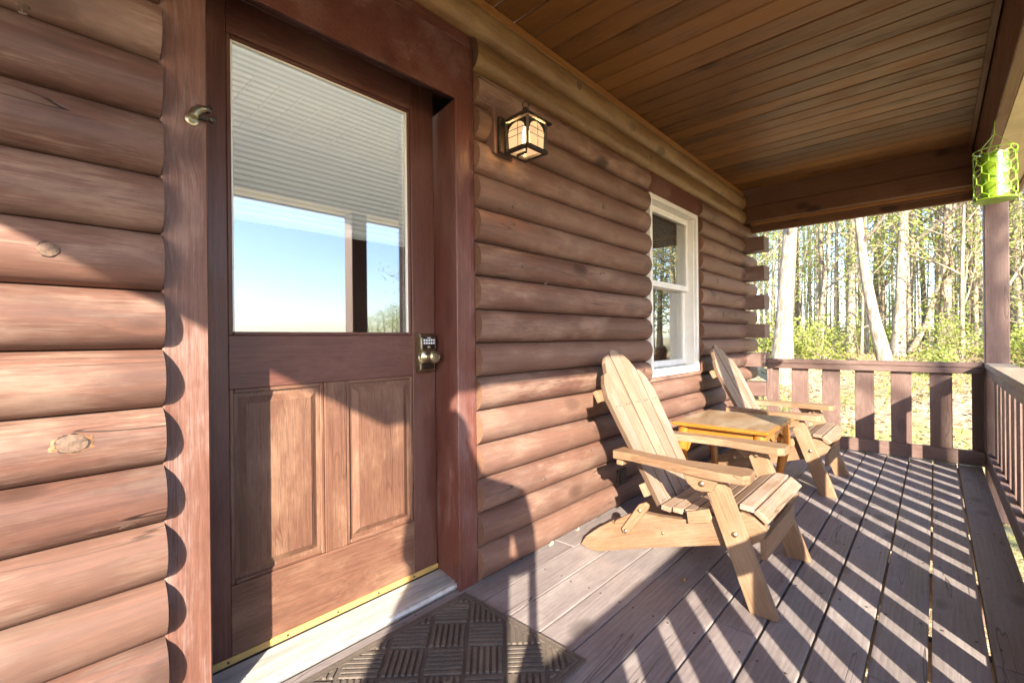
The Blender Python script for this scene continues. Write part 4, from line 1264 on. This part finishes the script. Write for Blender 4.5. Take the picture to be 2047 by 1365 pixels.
def photographer():
    # local frame: X = to the person's right as seen from behind, Y = forward (towards the door)
    V = []; E = []; Rr = []
    def add(p, r, par=None):
        V.append(p); Rr.append(r)
        if par is not None: E.append((par, len(V) - 1))
        return len(V) - 1
    hip = add((0, 0, 0.93), (0.17, 0.12))
    wst = add((0, 0.0, 1.10), (0.16, 0.11), hip)
    chs = add((0, 0.02, 1.30), (0.19, 0.12), wst)
    nck = add((0, 0.03, 1.47), (0.065, 0.065), chs)
    jaw = add((-0.04, 0.06, 1.53), (0.068, 0.075), nck)
    hd = add((-0.08, 0.06, 1.61), (0.078, 0.095), jaw)
    tp_ = add((-0.10, 0.05, 1.68), (0.055, 0.065), hd)
    add((-0.08, 0.155, 1.57), (0.014, 0.016), hd)     # nose
    for s in (-1, 1):
        hp = add((s * 0.10, 0, 0.86), (0.10, 0.10), hip)
        kn = add((s * 0.14, 0.03, 0.48), (0.062, 0.062), hp)
        an = add((s * 0.16, -0.02, 0.09), (0.045, 0.045), kn)
        add((s * 0.17, 0.14, 0.035), (0.042, 0.03), an)
        sh = add((s * 0.20, 0.02, 1.40), (0.075, 0.07), chs)
        el = add((s * 0.245, 0.0, 1.12), (0.055, 0.05), sh)
        wr = add((s * 0.17, 0.14, 1.02), (0.033, 0.033), el)
        pm = add((s * 0.150, 0.20, 1.02), (0.036, 0.022), wr)
        for f_ in range(4):
            k1 = add((s * (0.175 - 0.018 * f_), 0.255, 1.02 - 0.003 * f_), 0.0095, pm)
            add((s * (0.168 - 0.018 * f_), 0.29 - 0.006 * abs(f_ - 1), 1.0), 0.008, k1)
        k1 = add((s * 0.125, 0.215, 1.045), 0.011, pm)
        add((s * 0.11, 0.24, 1.05), 0.009, k1)
    ang = math.atan2(SUN_DIR.y, SUN_DIR.x) - PI / 2
    c = Vector((-0.46, -0.05, 0.0))
    rot = Matrix.Rotation(ang, 4, 'Z')
    o = skin_obj('person', V, E, Rr, 0, 'jacket', 1)
    o.matrix_basis = Matrix.Translation(c) @ rot
    tag(o, 'standing person in dark clothes whose shadow falls on the logs beside the door', 'person')
    b = MB(); b.lathe([(0.03, 0.105), (0.07, 0.085), (0.092, 0.04), (0.096, 0.0), (0.085, -0.03)], (-0.09, 0.045, 1.63), (-0.15, -0.25, 1), 18)
    h = link('hair', b.mesh('hair', 'hair', True), o)
    # camera tripod
    t = thing('tripod', 'black camera tripod beside the standing person', 'tripod', (-0.02, -0.02, 0.0))
    b = MB(); b.tube([(-0.02, -0.02, 0.55), (-0.02, -0.02, 0.97)], 0.018, 10); b.build('column', 'dark', t)
    for a in (2.2, 3.4, 4.7):
        b = MB(); b.tube([(-0.02, -0.02, 0.72), (-0.02 + 0.16 * math.cos(a), -0.02 + 0.16 * math.sin(a), 0.36), (-0.02 + 0.30 * math.cos(a), -0.02 + 0.30 * math.sin(a), 0.0)], [0.017, 0.015, 0.011], 8)
        b.build('leg', 'dark', t)
photographer()

# ================================================================== woods
def rand_quads(pts, size, rn, flat=0.0):
    n = len(pts)
    pts = np.array(pts, dtype=np.float32)
    u = rn.normal(size=(n, 3)); 
    if flat: u[:, 2] *= (1 - flat)
    u /= np.linalg.norm(u, axis=1)[:, None] + 1e-9
    w = rn.normal(size=(n, 3)); w -= (w * u).sum(1)[:, None] * u
    if flat: w[:, 2] *= (1 - flat)
    w /= np.linalg.norm(w, axis=1)[:, None] + 1e-9
    s = (size * rn.uniform(0.6, 1.3, n))[:, None]
    a = pts - u * s * 0.5; b = pts + w * s * 0.32; c = pts + u * s * 0.5; d = pts - w * s * 0.32
    v = np.stack([a, b, c, d], 1).reshape(-1, 3)
    return v
def quads_mesh(name, v, mat):
    n = len(v) // 4
    me = bpy.data.meshes.new(name)
    me.vertices.add(len(v)); me.vertices.foreach_set('co', v.astype(np.float32).ravel())
    me.loops.add(len(v)); me.loops.foreach_set('vertex_index', np.arange(len(v), dtype=np.int32))
    me.polygons.add(n); me.polygons.foreach_set('loop_start', np.arange(0, len(v), 4, dtype=np.int32))
    try: me.polygons.foreach_set('loop_total', np.full(n, 4, dtype=np.int32))
    except Exception: pass
    me.update(calc_edges=True)
    me.materials.append(MAT[mat])
    return me
def tree_meshes(seed, h, r, path=None, limb0=0.3, nl=12, leaves=1500, lsize=0.09, bark='bark', leaf='leaf', spread=0.4, limb_len=0.28, fork=False):
    rn = random.Random(seed); nr = np.random.RandomState(seed)
    m = MB(); pts = []
    if path is None:
        path = []
        x = y = 0.0; dx = rn.uniform(-.02, .02); dy = rn.uniform(-.02, .02)
        N = 10
        for k in range(N + 1):
            path.append(Vector((x, y, h * k / N)))
            dx += rn.uniform(-.02, .02); dy += rn.uniform(-.02, .02)
            x += dx * h / N; y += dy * h / N
    else:
        path = [Vector(p) for p in path]
    N = len(path) - 1
    rad = [r * (1.25 if k == 0 else 1.0) * (1 - 0.86 * (k / N) ** 1.1) for k in range(N + 1)]
    p0 = path[0].copy(); p0.z -= 0.4
    m.tube([p0] + path, [rad[0] * 1.3] + rad, 9)
    def on(t):
        f = t * N; i = min(int(f), N - 1); f -= i
        return path[i].lerp(path[i + 1], f), rad[i] * (1 - f) + rad[i + 1] * f
    for k in range(nl):
        t = limb0 + (0.98 - limb0) * (k + rn.random() * 0.7) / nl
        p, rr = on(min(t, 0.985))
        a = rn.uniform(0, 2 * PI); el = rn.uniform(0.25, 0.95)
        d = Vector((math.cos(a) * math.cos(el), math.sin(a) * math.cos(el), math.sin(el)))
        L = h * limb_len * (1.1 - 0.7 * t) * rn.uniform(0.6, 1.15)
        seg = [p]
        for s in range(5):
            d = (d + Vector((rn.uniform(-.25, .25), rn.uniform(-.25, .25), rn.uniform(-.1, .22)))).normalized()
            seg.append(seg[-1] + d * L / 5)
        r0 = min(rr * 0.6, 0.02 + L * 0.012)
        m.tube(seg, [r0 * (1 - 0.16 * s) for s in range(6)], 5, False)
        for s in range(2, 6):
            for q in range(2):
                d2 = (d + Vector((rn.uniform(-1, 1), rn.uniform(-1, 1), rn.uniform(-.4, .7)))).normalized()
                e = seg[s] + d2 * L * 0.28 * rn.uniform(.5, 1.2)
                mid = seg[s].lerp(e, 0.5) + Vector((rn.uniform(-.05, .05),) * 3) * L
                m.tube([seg[s], mid, e], [r0 * 0.35, r0 * 0.24, r0 * 0.12], 3, False)
                pts += [mid, e, seg[s].lerp(e, 0.8)]
        pts += seg[2:]
    pts = np.array([tuple(p) for p in pts])
    idx = nr.randint(0, len(pts), leaves)
    c = pts[idx] + nr.normal(scale=spread, size=(leaves, 3)) * np.array([1, 1, 0.6])
    return m.mesh('trunk', bark, True), quads_mesh('crown', rand_quads(c, lsize, nr, 0.3), leaf)
def tree(name, label, x, y, meshes, rot=0.0, sc=1.0, group=None, cat='tree', zoff=0.0):
    t = thing(name, label, cat, (x, y, gz(x, y) + zoff), group)
    t.rotation_euler = (0, 0, rot); t.scale = (sc, sc, sc)
    a = link('trunk', meshes[0], t); b = link('crown', meshes[1], t)
    return t

# trees one can point to, by the railing outwards
def lp(*p):
    b = Vector(p[0]); return [Vector(q) - b for q in p]
def solo(label, pts, r, seed, bark, **kw):
    x, y, _ = pts[0]
    z0 = gz(x, y)
    path = [(0, 0, 0)] + [(p[0] - x, p[1] - y, p[2] - z0) for p in pts[1:]]
    h = path[-1][2]
    ms = tree_meshes(seed, h, r, path, bark=bark, **kw)
    tree('tree', label, x, y, ms)
solo('thick pale trunk rising beside the log corner, left of the other trees', [(10.78, 2.35, 0.6), (10.82, 2.30, 1.4), (10.92, 2.19, 3.3), (11.0, 2.0, 6.5), (11.1, 1.9, 10.0), (11.2, 1.9, 14.0)], 0.19, 11, 'bark_pale', limb0=0.35, nl=9, leaves=700, leaf='leaf_gold')
solo('pale trunk leaning far to the left above the middle of the end railing', [(12.65, 0.76, 0.5), (12.46, 0.97, 1.5), (12.34, 1.10, 2.5), (12.26, 1.18, 3.5), (12.2, 1.3, 6.0), (12.1, 1.5, 9.0), (12.1, 1.6, 12.0)], 0.125, 12, 'bark_pale', limb0=0.4, nl=9, leaves=700, leaf='leaf_gold')
solo('straight pale trunk just right of the leaning one', [(14.38, 0.66, 0.43), (14.44, 0.60, 1.9), (14.50, 0.53, 4.0), (14.5, 0.5, 7.0), (14.6, 0.5, 11.0), (14.6, 0.5, 15.0)], 0.13, 13, 'bark_pale', limb0=0.3, nl=10, leaves=900, leaf='leaf')
solo('slim straight sapling trunk beside the straight pale one', [(17.2, 0.56, 0.4), (17.28, 0.47, 2.6), (17.3, 0.4, 5.0), (17.3, 0.4, 9.0)], 0.065, 14, 'bark_pale', limb0=0.35, nl=9, leaves=700, leaf='leaf')
solo('thin trunk slanting to the right over the end railing', [(15.9, 0.49, 0.5), (16.2, 0.18, 1.3), (16.47, -0.12, 2.5), (16.71, -0.38, 4.2), (16.9, -0.7, 7.0), (17.1, -0.9, 10.0)], 0.07, 15, 'bark', limb0=0.3, nl=9, leaves=800, leaf='leaf')
solo('forked greenish grey trunk left of the corner post', [(16.49, -0.14, 0.4), (16.56, -0.22, 2.0), (16.60, -0.26, 4.0), (16.5, -0.4, 7.0), (16.5, -0.5, 12.0)], 0.14, 16, 'bark', limb0=0.22, nl=12, leaves=1100, leaf='leaf')
solo('pale trunk left of the leaning one, farther back', [(17.32, 1.90, 0.5), (17.35, 1.87, 2.4), (17.39, 1.83, 4.3), (17.4, 1.8, 8.0), (17.5, 1.7, 13.0)], 0.12, 17, 'bark_pale', limb0=0.28, nl=10, leaves=900, leaf='leaf_gold')
solo('slender pale birch-like trunk between the thick one and the leaning one', [(15.47, 2.43, 0.6), (15.55, 2.33, 2.0), (15.67, 2.21, 3.5), (15.7, 2.1, 6.0), (15.7, 2.0, 10.0)], 0.085, 18, 'bark_pale', limb0=0.3, nl=9, leaves=700, leaf='leaf_gold')
solo('dark slim trunk close behind the thick pale one', [(19.59, 3.86, 0.7), (19.68, 3.78, 5.0), (19.7, 3.7, 9.0), (19.7, 3.7, 13.0)], 0.12, 19, 'bark_dark', limb0=0.3, nl=9, leaves=700, leaf='leaf')
solo('dark vine-wrapped trunk behind the leaning one', [(24.34, 1.70, 0.7), (24.34, 1.68, 5.8), (24.4, 1.6, 10.0), (24.4, 1.6, 15.0)], 0.20, 20, 'bark_dark', limb0=0.18, nl=14, leaves=2200, leaf='leaf_dark', lsize=0.10)
solo('fallen pole leaning to the right close to the corner post', [(15.4, -0.43, 0.4), (15.76, -0.83, 1.2), (16.3, -1.4, 2.4), (16.8, -1.95, 3.5)], 0.075, 21, 'bark_pale', limb0=0.8, nl=2, leaves=60, leaf='leaf')

TALL = [tree_meshes(100 + k, 15 + k, 0.075 + 0.018 * (k % 4), limb0=0.2 + 0.05 * (k % 3), nl=15, leaves=2100, lsize=0.085, bark=('bark', 'bark_pale', 'bark_dark', 'bark_pale')[k % 4], leaf=('leaf', 'leaf_gold', 'leaf', 'leaf_gold', 'leaf')[k % 5], spread=0.5, limb_len=0.2) for k in range(6)]
YOUNG = [tree_meshes(200 + k, 5 + 0.8 * k, 0.032 + 0.004 * k, limb0=0.12, nl=13, leaves=1400, lsize=0.085, bark='bark', leaf=('leaf', 'leaf', 'leaf_gold')[k % 3], spread=0.28, limb_len=0.32) for k in range(5)]
KIND = ['grey trunk with green leaves', 'pale trunk with golden buds', 'dark trunk with green leaves', 'pale stout trunk with golden buds', 'tall grey trunk with green leaves', 'tallest pale trunk with green buds']
YKIND = ['waist-high sapling in green leaf', 'thin sapling in green leaf', 'thin sapling with golden buds', 'taller sapling in green leaf', 'tall young tree in green leaf']
YKIND[0] = 'short sapling in green leaf'
rw = random.Random(42)
used = [(10.78, 2.35), (12.65, .76), (14.38, .66), (16.5, -.14), (17.3, 1.9), (15.5, 2.43)]
def far_ok(x, y, d):
    return all((x - a) ** 2 + (y - b) ** 2 > d * d for a, b in used)
cnt = 0
while cnt < 66:                      # tall trees ahead, beyond the end railing
    r = rw.uniform(17, 46); az = math.radians(rw.uniform(-8, 17))
    x, y = r * math.cos(az), r * math.sin(az)
    if not far_ok(x, y, 0.9): continue
    used.append((x, y)); cnt += 1
    k = rw.randrange(6)
    kind = KIND[k]
    tree('tree', kind + (' far back in the woods' if r > 32 else ' in the middle of the woods'), x, y, TALL[k], rw.uniform(0, 6.28), rw.uniform(0.7, 1.15), 'woodland trees far back: ' + kind if r > 32 else 'woodland trees: ' + kind)
POLE = [tree_meshes(500 + k, 12 + k, 0.045 + 0.008 * k, limb0=0.3, nl=9, leaves=420, lsize=0.085, bark='bark_pale', leaf=('leaf_gold', 'leaf')[k % 2], spread=0.4, limb_len=0.14) for k in range(3)]
cnt = 0
while cnt < 48:                      # thin pale poles
    r = rw.uniform(15, 34); az = math.radians(rw.uniform(-8, 16))
    x, y = r * math.cos(az), r * math.sin(az)
    if not far_ok(x, y, 0.5): continue
    used.append((x, y)); cnt += 1
    k = rw.randrange(3)
    kind = ('thinnest pale pole-like tree', 'thin pale pole-like tree in green leaf', 'slim pale pole-like tree with golden buds')[k]
    tree('tree', kind + (' deep in the woods' if r > 25 else ' near the front of the woods'), x, y, POLE[k], rw.uniform(0, 6.28), rw.uniform(0.8, 1.1), ('woodland poles deep in: ' if r > 25 else 'woodland poles: ') + kind)
cnt = 0
while cnt < 34:                      # understorey
    r = rw.uniform(12.5, 30); az = math.radians(rw.uniform(-8, 17))
    x, y = r * math.cos(az), r * math.sin(az)
    if not far_ok(x, y, 0.7): continue
    used.append((x, y)); cnt += 1
    k = rw.randrange(5)
    tree('young_tree', YKIND[k] + ' among the taller trunks', x, y, YOUNG[k], rw.uniform(0, 6.28), rw.uniform(0.6, 1.1), 'woodland saplings: ' + YKIND[k])
cnt = 0
while cnt < 46:                      # woods to the right, seen in the window glass and past the post
    r = rw.uniform(13, 40); az = math.radians(rw.uniform(-46, -8))
    x, y = r * math.cos(az), r * math.sin(az)
    if not far_ok(x, y, 1.2): continue
    used.append((x, y)); cnt += 1
    if cnt % 3 == 0:
        tree('young_tree', 'thin young tree at the right-hand edge of the woods', x, y, YOUNG[rw.randrange(5)], rw.uniform(0, 6.28), rw.uniform(0.8, 1.3), 'young trees right of the corner post')
    else:
        tree('tree', 'leafy tree at the right-hand edge of the woods, mirrored in the window', x, y, TALL[rw.randrange(6)], rw.uniform(0, 6.28), rw.uniform(0.7, 1.0), 'trees right of the corner post')
BUSHY = [tree_meshes(400 + k, 11, 0.16, limb0=0.12, nl=16, leaves=1500, lsize=0.22, bark='bark_dark', leaf=('leaf', 'leaf_gold')[k % 2], spread=0.9, limb_len=0.3) for k in range(2)]
for k in range(22):                  # full leafy trees the window pane mirrors
    az = math.radians(-13 - 1.15 * k + rw.uniform(-.5, .5)); r = rw.uniform(17, 27)
    x, y = r * math.cos(az), r * math.sin(az)
    if far_ok(x, y, 0.5):
        tree('tree', ('full green tree' if k % 2 == 0 else 'full golden-budded tree') + ' at the right-hand edge of the woods, mirrored in the window', x, y, BUSHY[k % 2], rw.uniform(0, 6.28), rw.uniform(0.5, 0.8), 'full green trees mirrored in the window' if k % 2 == 0 else 'golden trees mirrored in the window')
for k in range(9):                   # low trees down the slope, mirrored in the door glass
    az = math.radians(-53.0 - 0.85 * k + rw.uniform(-.2, .2)); r = rw.uniform(44, 52)
    x, y = r * math.cos(az), r * math.sin(az)
    z = gz(x, y)
    top = 1.05 + r * math.tan(math.radians(5.4 - 0.30 * k + rw.uniform(-.4, .4)))
    sc = max(0.25, (top - z) / 12.2)
    tree('tree', 'low bushy tree down the slope, mirrored in the door glass', x, y, BUSHY[k % 2], rw.uniform(0, 6.28), sc, 'trees down the slope')

def shrub_meshes(seed, r):
    rn = random.Random(seed); nr = np.random.RandomState(seed)
    m = MB(); pts = []
    for k in range(14):
        a = rn.uniform(0, 6.28); el = rn.uniform(0.5, 1.4); L = r * rn.uniform(.7, 1.3)
        d = Vector((math.cos(a) * math.cos(el), math.sin(a) * math.cos(el), math.sin(el)))
        e = d * L
        m.tube([Vector((0, 0, -0.05)), e * 0.5 + Vector((0, 0, .05)), e], [0.012, 0.008, 0.004], 4, False)
        pts += [e * 0.5, e * 0.75, e]
    pts = np.array([tuple(p) for p in pts])
    c = pts[nr.randint(0, len(pts), 700)] + nr.normal(scale=r * 0.2, size=(700, 3))
    return m.mesh('stems', 'bark', True), quads_mesh('foliage', rand_quads(c, 0.075, nr, 0.2), 'leaf_dark' if seed % 2 else 'leaf')
SHR = [shrub_meshes(300 + k, 0.6 + 0.15 * k) for k in range(4)]
cnt = 0
while cnt < 26:
    r = rw.uniform(12, 24); az = math.radians(rw.uniform(-9, 16))
    x, y = r * math.cos(az), r * math.sin(az)
    if not far_ok(x, y, 0.5): continue
    cnt += 1
    t = thing('shrub', 'low leafy shrub growing on the woodland floor between the trunks', 'shrub', (x, y, gz(x, y)), 'low shrubs in the woods')
    t.rotation_euler = (0, 0, rw.uniform(0, 6.28)); t.scale = (rw.uniform(.7, 1.2),) * 3
    ms = SHR[rw.randrange(4)]
    link('stem', ms[0], t); link('foliage', ms[1], t)

# brush pile between the trunks
b = MB()
rb_ = random.Random(9)
bx, by = 19.0, 2.9
for k in range(46):
    a = rb_.uniform(0, PI); L = rb_.uniform(0.8, 2.2)
    c = Vector((bx + rb_.uniform(-.7, .7), by + rb_.uniform(-1.1, 1.1), gz(bx, by) + 0.1 + rb_.random() ** 2 * 0.7))
    d = Vector((math.cos(a), math.sin(a), rb_.uniform(-.25, .25))) * L / 2
    b.tube([c - d, c + Vector((0, 0, rb_.uniform(-.05, .05))), c + d], [0.03, 0.025, 0.01], 5)
tag(b.build('brush_pile', 'bark_dark', None, False, (bx, by, gz(bx, by))), 'heap of dark cut branches on the woodland floor', 'brush pile')

# grass and fallen leaves
ng = np.random.RandomState(5)
def wedge_pts(n, r0, r1, a0, a1):
    u = ng.uniform(0, 1, n)
    r = np.sqrt(r0 * r0 + u * (r1 * r1 - r0 * r0)); a = np.radians(ng.uniform(a0, a1, n))
    return r * np.cos(a), r * np.sin(a)
x, y = wedge_pts(26000, 5.6, 20, -14, 24)
keep = ng.uniform(0, 1, len(x)) < np.clip(0.35 + 0.65 * np.sin(x * 1.3 + 1.1 * np.sin(y * 1.7)) * np.cos(y * 1.1 + 0.6), 0.06, 1)
x, y = x[keep], y[keep]
keep = (x > 5.5); x, y = x[keep], y[keep]
z = np.array([gz(a, b_) for a, b_ in zip(x, y)])
n = len(x)
hgt = ng.uniform(0.03, 0.11, n); wd = ng.uniform(0.004, 0.010, n); an = ng.uniform(0, 6.28, n)
lean = ng.normal(scale=0.035, size=(n, 2))
v = np.zeros((n, 4, 3))
v[:, 0] = np.stack([x - wd * np.cos(an), y - wd * np.sin(an), z - 0.01], 1)
v[:, 1] = np.stack([x + wd * np.cos(an), y + wd * np.sin(an), z - 0.01], 1)
v[:, 2] = np.stack([x + lean[:, 0] + 0.3 * wd * np.cos(an), y + lean[:, 1] + 0.3 * wd * np.sin(an), z + hgt], 1)
v[:, 3] = np.stack([x + lean[:, 0] - 0.3 * wd * np.cos(an), y + lean[:, 1] - 0.3 * wd * np.sin(an), z + hgt], 1)
tag(link('grass', quads_mesh('grass', v.reshape(-1, 3), 'grass')), kind='stuff')
x, y = wedge_pts(14000, 5.6, 22, -14, 24)
keep = (x > 5.5); x, y = x[keep], y[keep]
z = np.array([gz(a, b_) for a, b_ in zip(x, y)]) + 0.015
tag(link('fallen_leaves', quads_mesh('fallen_leaves', rand_quads(np.stack([x, y, z], 1), 0.075, ng, 0.75), 'litter')), kind='stuff')

# tree standing off the open side, towards the sun: dapples the far half of the porch
for (tx, ty, sd, hh) in ((-3.4, -7.6, 61, 10.5), (-4.7, -8.3, 62, 10.0)):
    ms = tree_meshes(sd, hh + 1.4, 0.11, limb0=0.58, nl=15, leaves=420, lsize=0.17, bark='bark', leaf='leaf', spread=0.35, limb_len=0.26)
    tree('tree', 'small open-crowned tree on the sunny side, its twigs dappling the chairs' if sd == 61 else 'slimmer tree on the sunny side of the porch', tx, ty, ms)
